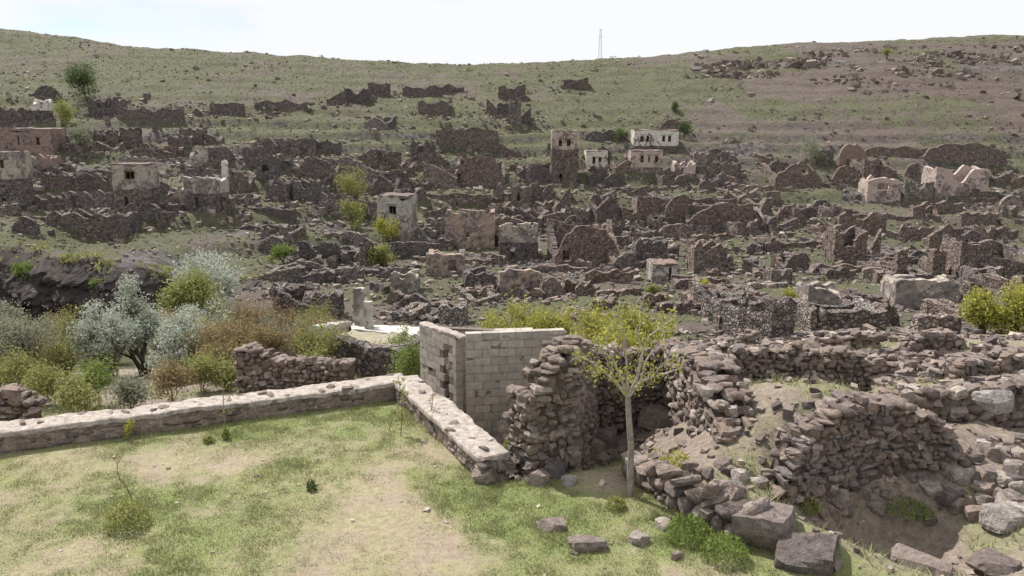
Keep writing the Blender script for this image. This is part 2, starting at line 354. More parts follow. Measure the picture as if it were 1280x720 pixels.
def yard_mat():
    m = Mat('yard_turf'); g = m.attr('green'); o = m.attr('outside')
    nf = m.noise(9, 8, .7); n2 = m.noise(30, 4, .7); nb = m.noise(1.2, 4)
    dry = m.ramp(nf, [(.3, (.20, .17, .105)), (.52, (.30, .262, .165)), (.75, (.40, .355, .25))])
    soil = m.ramp(nf, [(.3, (.21, .16, .125)), (.55, (.31, .25, .195)), (.8, (.40, .34, .28))])
    dry = m.mix(m.ramp(nb, [(.42, (0, 0, 0)), (.6, (.9,) * 3)]), dry, soil)
    gr = m.ramp(m.math('ADD', m.math('MULTIPLY', nf, .5), m.math('MULTIPLY', n2, .5)), [(.3, (.105, .135, .042)), (.5, (.185, .22, .08)), (.75, (.28, .31, .135))])
    f = m.ramp(m.math('ADD', g, m.math('MULTIPLY', m.math('SUBTRACT', nf, .5), 1.3)), [(.1, (0, 0, 0)), (1., (1, 1, 1))])
    b = m.mix(f, dry, gr)
    rub = m.ramp(nf, [(.3, (.13, .10, .085)), (.55, (.24, .195, .16)), (.8, (.36, .31, .26))])
    b = m.mix(m.ramp(m.math('ADD', o, m.math('MULTIPLY', m.math('SUBTRACT', nb, .5), 1.0)), [(.4, (0, 0, 0)), (.7, (1, 1, 1))]), b, m.mix(m.math('MULTIPLY', f, .55), rub, gr))
    m.bump(m.math('ADD', nf, m.math('MULTIPLY', n2, .5)), .8, .05)
    return m.color(b)
M['yard'] = yard_mat()

g_, r_, k_ = hill_cover(FG.X, FG.Y)
V = np.stack([FG.X, FG.Y, FG.Z], -1).reshape(-1, 3)
tag(link('hillside', mesh('hillside', V, FG.faces(), M['hill'], True, {'green': g_.ravel(), 'red': r_.ravel(), 'rock': k_.ravel()})), kind='structure')
SDN = poly_sd(NG.X, NG.Y, YARD)
yg = yard_green(NG.X, NG.Y); outm = sst(0, .8, SDN)
gout = sst(.45, .65, fbm(NG.X * .5, NG.Y * .5, 4, 99)) * .8
V = np.stack([NG.X, NG.Y, NG.Z], -1).reshape(-1, 3)
tag(link('yard_ground', mesh('yard_ground', V, NG.faces(), M['yard'], True, {'green': (yg * (1 - outm) + gout * outm).ravel(), 'outside': outm.ravel()})), kind='structure')
pl = np.array([(-4000, -4000, -14), (4000, -4000, -14), (4000, 4000, -14), (-4000, 4000, -14)])
zer = np.zeros(4)
tag(link('distant_plain', mesh('distant_plain', pl, np.array([[0, 1, 2, 3]]), M['hill'], False, {'green': zer + .7, 'red': zer, 'rock': zer})), kind='structure')
print('ground', time.time() - T0)

# ------------------------------------------------------------------ gorge cliff: a ragged rock face below the terrace
xs = np.arange(-66, -23.5, .22); nv = 34; cl = cliffline(xs); zt_ = FG.at(xs, cl + 1.3) + .1; zf_ = FG.at(xs, cl - 3.0) - .6
tt = np.linspace(0, 1, nv); XX, TT = np.meshgrid(xs, tt, indexing='ij'); ZZ = zf_[:, None] + (zt_ - zf_)[:, None] * TT
rid = 1 - 2 * abs(fbm(XX * .35, ZZ * .5, 4, 701) - .5); led = fbm(XX * .12, ZZ * 1.1 + .25 * XX, 4, 703); crk = 1 - 2 * abs(vn(XX * .9 + .5 * ZZ, ZZ * .25, 705) - .5)
YY = cl[:, None] - 1.3 + 1.9 * TT ** 1.5 - 1.5 * (rid - .5) - 1.6 * (led - .5) - .5 * crk * (1 - TT) - 1.1 * (fbm(XX * 1.3, ZZ * 1.6, 4, 707, .6) - .5) - 1.2 * np.round(2.5 * vn(XX * .8 + .3 * ZZ, ZZ * .7, 709)) / 2.5; YY = YY * (1 - TT ** 6) + (cl[:, None] + 1.35) * TT ** 6
iv = np.arange(len(xs) * nv).reshape(len(xs), nv)
M['cliffrock'] = stone_mat('gorge_rock_face', (.05, .042, .039), 2.2, .1, .2)
tag(link('gorge_cliff', mesh('gorge_cliff', np.stack([XX, YY, ZZ], -1).reshape(-1, 3), np.stack([iv[:-1, :-1].ravel(), iv[1:, :-1].ravel(), iv[1:, 1:].ravel(), iv[:-1, 1:].ravel()], 1), M['cliffrock'], False)), kind='structure')
# ------------------------------------------------------------------ stones
def rock_mesh(name, seed, mat, n=2, blend=.55, jit=.13, smooth=False, cleave=3):
    r = np.random.default_rng(seed); q = np.linspace(-1, 1, n + 1); idx = {}; V = []; F = []
    def vid(p):
        k = tuple(np.round(p, 4))
        if k not in idx: idx[k] = len(V); V.append(p)
        return idx[k]
    for ax in range(3):
        for sg in (-1, 1):
            for i in range(n):
                for j in range(n):
                    f = []
                    for a, b in ((0, 0), (1, 0), (1, 1), (0, 1)):
                        p = np.zeros(3); p[ax] = sg; p[(ax + 1) % 3] = q[i + a]; p[(ax + 2) % 3] = q[j + b]; f.append(vid(p))
                    F.append(f if sg > 0 else f[::-1])
    V = np.array(V); S = V / np.linalg.norm(V, axis=1)[:, None] * 1.15
    V = V * (1 - blend) + S * blend
    d = r.normal(size=(4, 3)); ph = r.uniform(0, 6, 4)
    for k in range(4): V = V * (1 + jit * .6 * np.sin(V @ d[k] * 1.4 + ph[k]))[:, None]
    V = V + r.uniform(-jit, jit, V.shape)
    for k in range(cleave):                              # a few cleaved faces
        nn = r.normal(size=3); nn /= np.linalg.norm(nn); e = V @ nn - r.uniform(.72, .95); V = V - np.where(e > 0, e, 0)[:, None] * nn
    return mesh(name, V, np.array(F), mat, smooth)
ROCKS = [rock_mesh('stone', 100 + i, M['near_stone'], 2, .44 if i % 3 else .3, .12, i % 3 == 1) for i in range(18)]
PALE = [rock_mesh('pale_stone', 200 + i, M['near_pale'], 2, .4, .12, False) for i in range(5)]
BIG = [rock_mesh('boulder', 300 + i, M['near_stone'], 5, .42, .045, False) for i in range(6)]
BIGP = [rock_mesh('pale_boulder', 320 + i, M['near_pale'], 5, .45, .045, False) for i in range(4)]

def wall_mesh(w, prof, t=.55, c=.35, sink=1.2, openings=(), jit=.07, seed=0, mat=None, batter=0., name='wall'):
    """irregular masonry wall along +X from 0 to w, thickness along Y about 0, top following prof(x); real openings"""
    r = np.random.default_rng(seed)
    nx = max(2, int(round(w / c))); xs = np.linspace(0, w, nx + 1)
    P = np.array([max(.05, prof(x / w)) for x in xs]); H = P.max()
    ne = max(1, int(round(H / c))); zs = np.r_[-sink, np.linspace(0, H, ne + 1)]; nzv = len(zs)
    def snap(v, arr): return int(np.argmin(abs(arr - v)))
    hole = np.zeros((nx, nzv - 1), bool)
    for a, b, z0, z1 in openings:
        i0, i1 = snap(a * w, xs), snap(b * w, xs); i1 = max(i1, i0 + 1)
        j0, j1 = snap(z0, zs), snap(z1, zs); j1 = max(j1, j0 + 1)
        hole[i0:i1, max(1, j0):j1] = True
    Z = np.minimum(zs[None, :], P[:, None])
    dz = r.uniform(-jit, jit, Z.shape); dz[:, 0] = 0
    keep = np.zeros((nx, nzv - 1), bool)
    for j in range(nzv - 1):
        lo = np.maximum(Z[:-1, j + 1] - Z[:-1, j], Z[1:, j + 1] - Z[1:, j]); keep[:, j] = lo > 1e-4
    keep &= ~hole
    XX = np.repeat(xs[:, None], nzv, 1) + r.uniform(-jit, jit, Z.shape); XX[0] = np.minimum(XX[0], .02); 
    ZZ = Z + dz
    vid = lambda s, i, j: s * (nx + 1) * nzv + i * nzv + j
    yf = -t / 2 + r.uniform(-jit, jit, Z.shape) + batter * ZZ; yb = t / 2 + r.uniform(-jit, jit, Z.shape) - batter * ZZ
    V = np.concatenate([np.stack([XX, yf, ZZ], -1).reshape(-1, 3), np.stack([XX, yb, ZZ], -1).reshape(-1, 3)])
    F = []
    for i in range(nx):
        for j in range(nzv - 1):
            if not keep[i, j]: continue
            F.append((vid(0, i, j), vid(0, i + 1, j), vid(0, i + 1, j + 1), vid(0, i, j + 1)))
            F.append((vid(1, i, j), vid(1, i, j + 1), vid(1, i + 1, j + 1), vid(1, i + 1, j)))
            if i == 0 or not keep[i - 1, j]: F.append((vid(0, i, j), vid(0, i, j + 1), vid(1, i, j + 1), vid(1, i, j)))
            if i == nx - 1 or not keep[i + 1, j]: F.append((vid(0, i + 1, j), vid(1, i + 1, j), vid(1, i + 1, j + 1), vid(0, i + 1, j + 1)))
            if j == nzv - 2 or not keep[i, j + 1]: F.append((vid(0, i, j + 1), vid(0, i + 1, j + 1), vid(1, i + 1, j + 1), vid(1, i, j + 1)))
            if j > 0 and not keep[i, j - 1]: F.append((vid(0, i, j), vid(1, i, j), vid(1, i + 1, j), vid(0, i + 1, j)))
    return mesh(name, V, np.array(F), mat, False)
def pw(pts):
    a = np.array(pts, float); return lambda u: float(np.interp(u, a[:, 0], a[:, 1]))

def stone_wall(name, label, p0, p1, zb, top, t=.5, size=(.14, .34, .10, .19), faces=(-1,), group=None, seed=1, cap=True, pale=.06, endstones=(0, 0), depth=.3, bow=0.):
    """dry stone wall from p0 to p1 (xy); zb(u), top(u) heights; faces: -1 = side on the right of travel ... each stone an object"""
    r = random.Random(seed)
    p0, p1 = np.array(p0, float), np.array(p1, float); Ln = np.linalg.norm(p1 - p0); u = (p1 - p0) / Ln; nn = np.array([-u[1], u[0]])
    ang = math.atan2(u[1], u[0]); z00 = min(zb(0), zb(1)) - .15
    e = empty(name, (p0[0], p0[1], z00), ang); tag(e, label, 'wall', group, 'thing')
    core = wall_mesh(Ln - .12, lambda q: max(.05, top(q) - z00 - .17), max(.12, t - .03), .2, .5, (), .05, seed, M['mortar'], 0, 'earth_core')
    if bow:
        for v_ in core.vertices: q_ = v_.co.x / Ln; v_.co.y += bow * 4 * q_ * (1 - q_)
    link('earth_core', core, e, loc=(.06, 0, 0))
    cnt = 0; allst = []
    def put(s, y, z, l, d, h, rz=0.):
        nonlocal cnt
        me = r.choice(PALE) if r.random() < pale else r.choice(ROCKS); y = y + bow * 4 * (s / Ln) * (1 - s / Ln)
        fl = r.choice((0, math.pi)); rot_ = (r.uniform(-.15, .15) + fl, r.uniform(-.3, .3), rz + r.uniform(-.2, .2)); sc_ = (l * .54, d * .5, h * .56); cnt += 1
        allst.append((l * h, me, (s, y, z), rot_, sc_))
    for fc in faces:
        z = z00 + .02
        zmax = max(top(k / 40) for k in range(41))
        while z < zmax:
            h = r.uniform(size[2], size[3]); s = -r.uniform(0, .15)
            while s < Ln:
                l = r.uniform(size[0], size[1]); q = (s + l / 2) / Ln
                if 0 <= q <= 1 and z + h * .55 < top(q) + r.uniform(-.08, .1) and z + h > zb(q) - .1:
                    put(s + l / 2, fc * (t / 2 - depth * .32) + r.uniform(-.035, .035), z - z00 + h / 2 + r.uniform(-.03, .03), l * r.uniform(.8, 1.12), depth * r.uniform(.9, 1.3), h * r.uniform(.7, 1.35))
                s += l
            z += h * .97
    for k, on in enumerate(endstones):
        if not on: continue
        z = z00; q = k
        while z < top(q):
            h = r.uniform(size[2], size[3]); yy = -t / 2
            while yy < t / 2:
                l = r.uniform(size[0], size[1]); put(q * Ln + (-.05 if q == 0 else .05), yy + l / 2, z - z00 + h / 2, depth, l, h); yy += l
            z += h
    if cap:
        rows = max(2, int(round(t / .2)))
        for k in range(rows):
            y0 = -t / 2 + t * (k + .5) / rows; s = r.uniform(0, .15)
            while s < Ln:
                l = r.uniform(size[0], size[1]); q = (s + l / 2) / Ln
                if q <= 1 and r.random() < .88: put(s + l / 2, y0 + r.uniform(-.06, .06), top(q) - z00 - .07 + r.uniform(-.05, .06), l, r.uniform(.17, .32), r.uniform(.10, .17), r.uniform(-.7, .7))
                s += l * .93
    allst.sort(key=lambda q: -q[0])
    for _, me, lc, rt, sc_ in allst[:296]: link('stone', me, e, loc=lc, rot=rt, scale=sc_)
    if len(allst) > 296:
        VV, FF, k0 = [], [], 0
        for _, me, lc, rt, sc_ in allst[296:]:
            v = np.empty(len(me.vertices) * 3); me.vertices.foreach_get('co', v); v = v.reshape(-1, 3); f = np.empty(len(me.loops), np.int32); me.loops.foreach_get('vertex_index', f)
            v = (v * np.array(sc_)) @ np.array(Euler(rt).to_matrix()).T + np.array(lc); VV.append(v); FF.append(f.reshape(-1, 4) + k0); k0 += len(v)
        link('small_stones', mesh('small_stones', np.concatenate(VV), np.concatenate(FF), M['near_stone']), e)['kind'] = 'stuff'
    return e
G = lambda x, y: float(gz(x, y))

# ------------------------------------------------------------------ low yard wall: two arms with a worn render coping
def coping_mesh(Ln, wd, z0, z1, seed, taper=0.):
    n = int(Ln / .07); xs = np.linspace(0, Ln, n + 1); m_ = 15
    V = np.zeros((n + 1, m_, 3))
    for k in range(m_):
        a = k / (m_ - 1)
        # section: down the front, across the top, down the back, rounded
        ang = math.pi * a; cx = -math.copysign(abs(math.cos(ang)) ** .27, math.cos(ang)); cz = abs(math.sin(ang)) ** .24
        y = cx * wd / 2; z = z0 + (z1 - z0) * cz
        V[:, k, 0] = xs; V[:, k, 1] = y; V[:, k, 2] = z
    nzv = fbm(V[:, :, 0] * 2.2, V[:, :, 1] * 3 + V[:, :, 2] * 3, 4, seed) - .5
    slow = fbm(xs * .7, xs * 0 + seed, 3, seed + 3) - .5
    V[:, :, 1] *= (1 + .25 * slow)[:, None] + .1 * nzv
    V[:, :, 2] += .09 * nzv + (.10 * slow)[:, None]
    V[:, :, 2] += .055 * (fbm(V[:, :, 0] * 8, V[:, :, 1] * 8, 3, seed + 9) - .5); V[:, :, 1] += .07 * (fbm(V[:, :, 0] * 5, V[:, :, 2] * 5, 3, seed + 19) - .5)
    i = np.arange((n + 1) * m_).reshape(n + 1, m_)
    F = np.stack([i[:-1, :-1].ravel(), i[1:, :-1].ravel(), i[1:, 1:].ravel(), i[:-1, 1:].ravel()], 1)
    return V.reshape(-1, 3), [F, i[0][None, :], i[-1][None, ::-1]]
def coping_mat():
    m = Mat('worn_render_coping'); n1 = m.noise(7, 8, .7); n2 = m.noise(32, 5, .7); n3 = m.noise(1.1, 4)
    c = m.ramp(n1, [(.3, (.17, .14, .125)), (.44, (.31, .27, .24)), (.58, (.44, .395, .355)), (.78, (.56, .52, .475))])
    c = m.mix(m.ramp(m.voro(16).outputs['Distance'], [(.12, (.7,) * 3), (.24, (0, 0, 0))]), c, (.22, .185, .165))
    c = m.mix(m.ramp(n3, [(.5, (0, 0, 0)), (.7, (.5,) * 3)]), c, (.30, .25, .22))
    m.bump(m.math('ADD', n1, m.math('MULTIPLY', n2, .5)), .9, .04)
    return m.color(c)
M['coping'] = coping_mat(); M['facewall'] = stone_mat('rendered_rubble_face', (.27, .225, .195), 6, .2, .35)
ylw = empty('low_yard_wall', (C0[0], C0[1], 0)); tag(ylw, 'low rubble wall with pale worn coping bending round the grass yard', 'wall', None, 'thing')
aL = math.atan2(uL[1], uL[0]); aR = math.atan2(uR[1], uR[0])
WH, WW = .42, .66
rr = random.Random(5)
for ang, Ln, fc, sd in ((aL, 16.0, -1, 3), (aR, 4.95, 1, 8)):
    pass
def arm(ang, uu, Ln, side, sd):
    # side: +1 if the yard lies on the left of travel
    nn = np.array([-uu[1], uu[0]]); off = -side * WW * .45
    base = np.array([0, 0]) + nn * off * 1.0
    Vc, Fc = coping_mesh(Ln + .3, WW + .03, .34, WH + .03, sd)
    link('coping', mesh('coping', Vc, Fc, M['coping'], True), ylw, loc=(base[0] - uu[0] * .3, base[1] - uu[1] * .3, 0), rot=(0, 0, ang))
    cm = wall_mesh(Ln + .2, lambda q: .38, WW - .06, .16, 1.6, (), .028, sd, M['facewall'], 0, 'wall_core')
    link('wall_core', cm, ylw, loc=(base[0] - uu[0] * .2, base[1] - uu[1] * .2, 0), rot=(0, 0, ang))
    for z, h in ((.05, .17), (.20, .15), (.31, .12)):
        s = rr.uniform(-.2, 0)
        while s < Ln:
            l = rr.uniform(.2, .46); p = base + uu * (s + l / 2) + nn * side * (WW / 2 - .135 + rr.uniform(-.025, .02))
            link('stone', rr.choice(ROCKS), ylw, loc=(p[0], p[1], z + rr.uniform(-.02, .02)), rot=(rr.uniform(-.1, .1), rr.uniform(-.1, .1), ang + rr.uniform(-.1, .1)), scale=(l * .52, .13, h * .56)); s += l
    s = 0
    while s < Ln:      # stones breaking through the coping
        p = base + uu * s + nn * rr.uniform(-.28, .28); link('stone', rr.choice(ROCKS + PALE), ylw, loc=(p[0], p[1], WH - .01 + rr.uniform(-.03, .015)), rot=(rr.uniform(-.2, .2), rr.uniform(-.2, .2), rr.uniform(0, 3)), scale=(rr.uniform(.06, .16), rr.uniform(.05, .12), .05)); s += rr.uniform(.12, .55)
    # stones at the free end
    for k in range(6):
        p = base + uu * (Ln - .02) + nn * rr.uniform(-.3, .3)
        link('stone', rr.choice(ROCKS), ylw, loc=(p[0], p[1], rr.uniform(.02, .28)), rot=(rr.uniform(-.3, .3), rr.uniform(-.3, .3), ang), scale=(.14, .14, .1))
arm(aL, uL, 15.5, 1, 3)
arm(aR, uR, 4.75, -1, 8)

# ------------------------------------------------------------------ concrete block shed (roofless), each block a part
def block_mat():
    m = Mat('concrete_block'); oi = m.N.new('ShaderNodeObjectInfo'); n1 = m.noise(6, 6, .65); n2 = m.noise(40, 4)
    c = m.ramp(n1, [(.3, (.29, .265, .235)), (.55, (.40, .365, .325)), (.8, (.48, .445, .40))])
    c = m.mix(1., c, m.ramp(oi.outputs['Random'], [(0, (.86, .85, .84)), (1, (1.1, 1.09, 1.08))]), 'MULTIPLY')
    m.bump(m.math('ADD', n2, n1), .5, .015); return m.color(c)
M['block'] = block_mat(); M['grout'] = stone_mat('block_mortar', (.25, .22, .19), 18, .1, .1)
def block_piece(seed, chip=False):
    r = np.random.default_rng(seed); me = rock_mesh('block', seed, M['block'], 2, .012, .006, False, 0)
    return me
BLK = [block_piece(500 + i) for i in range(6)]
sA, sB, sC = np.array([-1.11, 18.5]), np.array([1.32, 18.88]), np.array([-2.3, 20.05])
ztop, zbot = 1.40, -1.15
shed = empty('concrete_block_shed', (sA[0], sA[1], zbot)); tag(shed, 'roofless grey concrete block shed with ragged doorway behind the yard wall', 'shed')
rb = random.Random(11)
def block_face(p, q, zt, holes=(), th=.2, ragged=None, seed=0):
    u = (q - p); Ln = np.linalg.norm(u); u = u / Ln; ang = math.atan2(u[1], u[0]); nn = np.array([-u[1], u[0]])
    zt0 = zt(0); 
    # recessed mortar bed behind the blocks, cut where the openings are
    op = [(a / Ln, b / Ln, c - zbot, d - zbot) for a, b, c, d in holes]
    cm = wall_mesh(Ln - .03, lambda s: zt(s) - zbot - .03, th - .012, .1, .3, op, .002, seed, M['grout'], 0, 'mortar_bed')
    o = link('block_wall', cm, shed, loc=(p[0] - sA[0] + u[0] * .015, p[1] - sA[1] + u[1] * .015, 0), rot=(0, 0, ang))
    inv = o.matrix_basis.inverted(); row = 0; z = zbot
    while z < 2:
        s = -.2 if row % 2 else 0.
        while s < Ln - .02:
            a, b = max(s, 0), min(s + .4, Ln); mid = (a + b) / 2
            if z + .2 <= zt(mid / Ln) + .05 and b - a > .06 and not any(h[0] < mid < h[1] and h[2] < z + .1 < h[3] for h in holes):
                l = b - a - .011; c = p + u * mid - sA
                bo = link('block', rb.choice(BLK), o, loc=(c[0] + nn[0] * rb.uniform(-.006, .006), c[1] + nn[1] * rb.uniform(-.006, .006), z - zbot + .1),
                     rot=(rb.uniform(-.006, .006), rb.uniform(-.008, .008), ang + rb.uniform(-.008, .008)), scale=(l / 2 / 1.0, th / 2, .0945)); bo.matrix_parent_inverse = inv
            s += .4
        z += .2; row += 1
block_face(sA, sB, lambda s: ztop, [(.30, .40, .85, .95), (1.0, 1.1, .45, .55)] , .2, seed=31)
block_face(sC, sA + np.array([-.16, .14]), lambda s: 1.27 + .1 * s, [(1.15, 1.45, -1.2, 1.15), (.42, .66, .1, .42)], .2, seed=32)
# far walls of the shed
block_face(sB + np.array([-.1, .12]), sB + np.array([-.7, 1.6]), lambda s: ztop - .25 - .3 * s, [], .2, seed=33)
block_face(sC + np.array([.14, .1]), np.array([.55, 20.45]), lambda s: 1.2 - .2 * s, [], .2, seed=34)
# crumbly cap mortar along the top
for p, q, zz, sd in ((sA, sB, ztop, 3), (sC, sA, 1.33, 4)):
    Ln = np.linalg.norm(q - p); Vc, Fc = coping_mesh(Ln - .06, .21, -.01, .06, 40 + sd); u = (q - p) / Ln
    link('cap_mortar', mesh('cap_mortar', Vc, Fc, M['coping'], True), shed, loc=(p[0] - sA[0] + u[0] * .03, p[1] - sA[1] + u[1] * .03, zz - zbot - .06), rot=(0, 0, math.atan2(u[1], u[0])))
# rubble standing in the ragged doorway
for k in range(9):
    c = (sC + (sA - sC) * .72) - sA
    link('stone', rb.choice(ROCKS), shed, loc=(c[0] + rb.uniform(-.08, .12), c[1] + rb.uniform(.0, .15), .15 + k * .19), rot=(rb.uniform(-.3, .3), rb.uniform(-.3, .3), rb.uniform(0, 3)), scale=(.15, .13, .11))

# ------------------------------------------------------------------ near rubble walls
stone_wall('stone_pillar_wall', 'tall broken rubble wall end standing between block shed and dark room', (.30, 14.15), (.95, 14.55), lambda q: -.25, pw([(0, 1.35), (.25, 1.95), (.5, 2.2), (.8, 2.3), (1, 2.2)]), .75, (.13, .31, .09, .18), (-1,), seed=21, endstones=(1, 1))
stone_wall('stone_side_wall', 'rubble side wall of the dark roofless room, running back from the pillar', (.98, 14.75), (1.75, 18.2), lambda q: -.7, pw([(0, 2.3), (.3, 1.98), (.6, 1.55), (1, 1.15)]), .5, (.12, .30, .085, .17), (-1, 1), seed=22)
stone_wall('stone_back_wall', 'shaded rubble back wall of the dark roofless room below yellow shrubs', (1.7, 18.4), (4.1, 18.9), lambda q: -.8, pw([(0, 1.0), (.3, 1.12), (.6, .95), (.85, 1.15), (1, 1.2)]), .5, (.12, .30, .085, .17), (-1,), seed=23)
stone_wall('stone_room_wall', 'sunlit thick rubble wall sloping down beside the dark roofless room', (4.05, 18.7), (4.25, 13.5), lambda q: -.7 + q * .9, pw([(0, 1.15), (.2, 1.3), (.45, 1.6), (.65, 1.6), (.8, 1.3), (.92, .85), (1, .5)]), .75, (.16, .38, .11, .21), (-1,), seed=24, pale=.12)
stone_wall('arched_stone_wall', 'broad shaded rubble wall with hump-shaped top and rubble at its foot', (4.25, 12.5), (8.4, 13.75), lambda q: -.85, pw([(0, .15), (.06, .62), (.13, 1.1), (.2, 1.4), (.28, 1.56), (.5, 1.62), (.66, 1.54), (.78, 1.25), (.88, .75), (1, -.2)]), .6, (.12, .30, .085, .17), (-1,), seed=25, pale=.02, bow=.4)
stone_wall('stone_upper_wall', 'long dark rubble wall standing behind the hump-shaped wall', (5.3, 18.8), (8.9, 19.4), lambda q: -.5, pw([(0, 1.05), (.15, .95), (.4, .98), (.6, .85), (.85, .8), (1, .35)]), .5, (.12, .30, .085, .17), (-1,), seed=26)
stone_wall('stone_edge_wall', 'low sunlit wall of loose pale stones ending at the picture edge', (8.0, 16.6), (12.4, 17.2), lambda q: -.1, pw([(0, .55), (.2, .7), (.5, .66), (.8, .85), (1, .8)]), .7, (.17, .42, .11, .22), (-1,), seed=27, pale=.25)
stone_wall('retaining_wall', 'low retaining wall of large grey stones beside the bare young tree', (2.35, 14.0), (3.05, 12.45), lambda q: -.05, pw([(0, .42), (.4, .5), (1, .52)]), .6, (.18, .36, .15, .26), (-1,), seed=28, pale=.1, depth=.42, cap=False)
stone_wall('retaining_wall', 'stretch of large-stone retaining wall ending at two big boulders', (3.1, 12.4), (3.95, 11.3), lambda q: -.05, pw([(0, .52), (.5, .55), (1, .6)]), .6, (.2, .4, .16, .28), (-1,), seed=29, pale=.1, depth=.45, cap=False)
stone_wall('stone_low_wall', 'dark rubble wall peeking above the low yard wall beside reddish brush', atY(300, 440, 23.5)[:2], atY(440, 455, 22.8)[:2], lambda q: -2.0, pw([(0, -.35), (.15, -.2), (.3, -.55), (1, -.6)]), .55, (.12, .30, .085, .17), (-1,), seed=30)
stone_wall('stone_heap_wall', 'short dark dry stone stub behind the yard wall under the silver willow', atY(-10, 510, 18.6)[:2], atY(46, 510, 18.6)[:2], lambda q: -1.2, pw([(0, -.1), (.5, .05), (1, -.25)]), .6, (.2, .4, .1, .18), (-1,), seed=36)

# ------------------------------------------------------------------ boulders and loose stones near the camera
BN = [0]; SQ = [rock_mesh('square_boulder', 340 + i, M['near_stone'], 5, .32, .05, False, 4) for i in range(2)]
def boulder(px, py, wpx, hpx, label, pale=False, z=None, group=None, flat=1., yaw=None, name='boulder', sq=None):
    BN[0] += 1; r = random.Random(900 + BN[0])
    if z is None: p, t = hit(px, py)
    else: p = onz(px, py, z); t = math.hypot(p[1], p[2] - CAMZ)
    s = wpx / FPX * t / 2; h = hpx / FPX * t / 2
    me = r.choice(BIGP if pale else BIG) if sq is None else SQ[sq]
    o = link(name, me, loc=(p[0], p[1] + s * .5, p[2] + h * .55), rot=(r.uniform(-.2, .2), r.uniform(-.2, .2), r.uniform(0, 3) if yaw is None else yaw), scale=(s, s * r.uniform(.7, 1), h))
    return tag(o, label, 'boulder', group)
boulder(958, 688, 70, 58, 'big square grey boulder capping the end of the retaining wall', yaw=-.5, sq=0)
boulder(1012, 716, 72, 46, 'big brown boulder lying below the square grey boulder', yaw=-.4, sq=1)
boulder(604, 606, 30, 28, 'lone dark grey boulder at the free end of the yard wall')
boulder(915, 640, 40, 40, 'rounded grey boulder leaning against the retaining wall by the weeds')
boulder(690, 668, 36, 12, 'flat brown stone sunk in the grass of the yard', yaw=.1)
boulder(735, 688, 46, 16, 'wider flat brown stone slab in the grass beside another', yaw=.1)
boulder(800, 682, 24, 16, 'small pale grey stone on the grass below the young tree', True)
boulder(830, 668, 20, 14, 'small pale stone on the grass beside the weeds', True)
boulder(846, 700, 15, 11, 'dark little stone lying alone in the grass')
boulder(880, 492, 26, 12, 'white flat stone resting on the sunlit room wall', True, z=1.7)
boulder(822, 534, 46, 24, 'long pinkish boulder by the mouth of the dark room')
boulder(1247, 512, 42, 28, 'pale block-shaped boulder on top of the edge wall', True, z=.8)
boulder(1172, 620, 40, 18, 'smooth pale oval boulder beside the shaded hump wall', True)
boulder(1258, 665, 44, 30, 'pointed pale boulder below the rubble heap at the picture edge', True)
boulder(1160, 718, 70, 16, 'flat brown rock cropping out at the bottom of the picture')
boulder(1250, 720, 56, 14, 'grey flat rock cropping out in the bottom corner')
for k, (px, py, a, b) in enumerate([(652, 596, 24, 20), (672, 608, 26, 20), (690, 600, 28, 22), (668, 588, 24, 20), (705, 590, 24, 20), (722, 578, 28, 24), (690, 582, 22, 18), (740, 570, 28, 26), (712, 606, 18, 14), (760, 560, 30, 26), (752, 580, 20, 14), (640, 560, 26, 22), (632, 545, 24, 20)]):
    boulder(px, py + 2, a, b, 'grey fieldstone in the loose pile at the foot of the rubble pillar', k % 4 == 0, group='fieldstones at the pillar foot')
rr2 = random.Random(77)
for k in range(40):
    boulder(rr2.uniform(1185, 1285), rr2.uniform(565, 655), rr2.uniform(14, 32), rr2.uniform(11, 22), 'brownish stone in the tumbled heap beyond the shaded hump wall', rr2.random() < .12, group='tumbled heap stones')
for k in range(16):
    boulder(rr2.uniform(1000, 1110), rr2.uniform(620, 658), rr2.uniform(12, 26), rr2.uniform(9, 18), 'dark stone fallen at the foot of the shaded hump wall', False, group='stones fallen below the hump wall')
for k in range(14):
    boulder(rr2.uniform(850, 1000), rr2.uniform(585, 625), rr2.uniform(12, 26), rr2.uniform(8, 16), 'small stone on the earth bank behind the retaining wall', rr2.random() < .3, group='stones on the earth bank')
print('near', time.time() - T0)
# ------------------------------------------------------------------ ruins on the hillside
PROF = {'lens': [(0, .25), (.06, .6), (.15, .8), (.3, 1), (.5, .92), (.62, .97), (.8, .7), (.92, .5), (1, .25)],
    'flat': [(0, .93), (.2, 1), (.5, .94), (.8, 1), (1, .9)], 'arc': [(0, .25), (.12, .62), (.3, .92), (.5, 1), (.7, .95), (.88, .66), (1, .2)],
    'gable': [(0, .45), (.3, .75), (.5, 1), (.7, .72), (1, .4)], 'up': [(0, .3), (.35, .55), (.7, .8), (1, 1)], 'down': [(0, 1), (.3, .8), (.65, .55), (1, .3)],
    'notch': [(0, 1), (.25, .95), (.4, .5), (.55, .45), (.7, .9), (1, 1)], 'twin': [(0, .8), (.15, 1), (.35, .6), (.5, .5), (.7, 1), (.85, .9), (1, .6)],
    'jag': [(0, .7), (.1, 1), (.25, .72), (.4, .9), (.55, .6), (.7, .95), (.85, .7), (1, .85)], 'low': [(0, .5), (.2, .9), (.4, .6), (.6, 1), (.8, .55), (1, .7)]}
def jprof(kind, h, r, amp=.10):
    base = pw(PROF[kind]); ph = r.uniform(0, 99)
    return lambda u: h * (base(u) * (1 - amp) + amp * 2 * (float(.6 * vn(u * 5 + ph, ph, 3) + .4 * vn(u * 13 + ph, ph, 7)) - .2)) if kind != 'none' else h
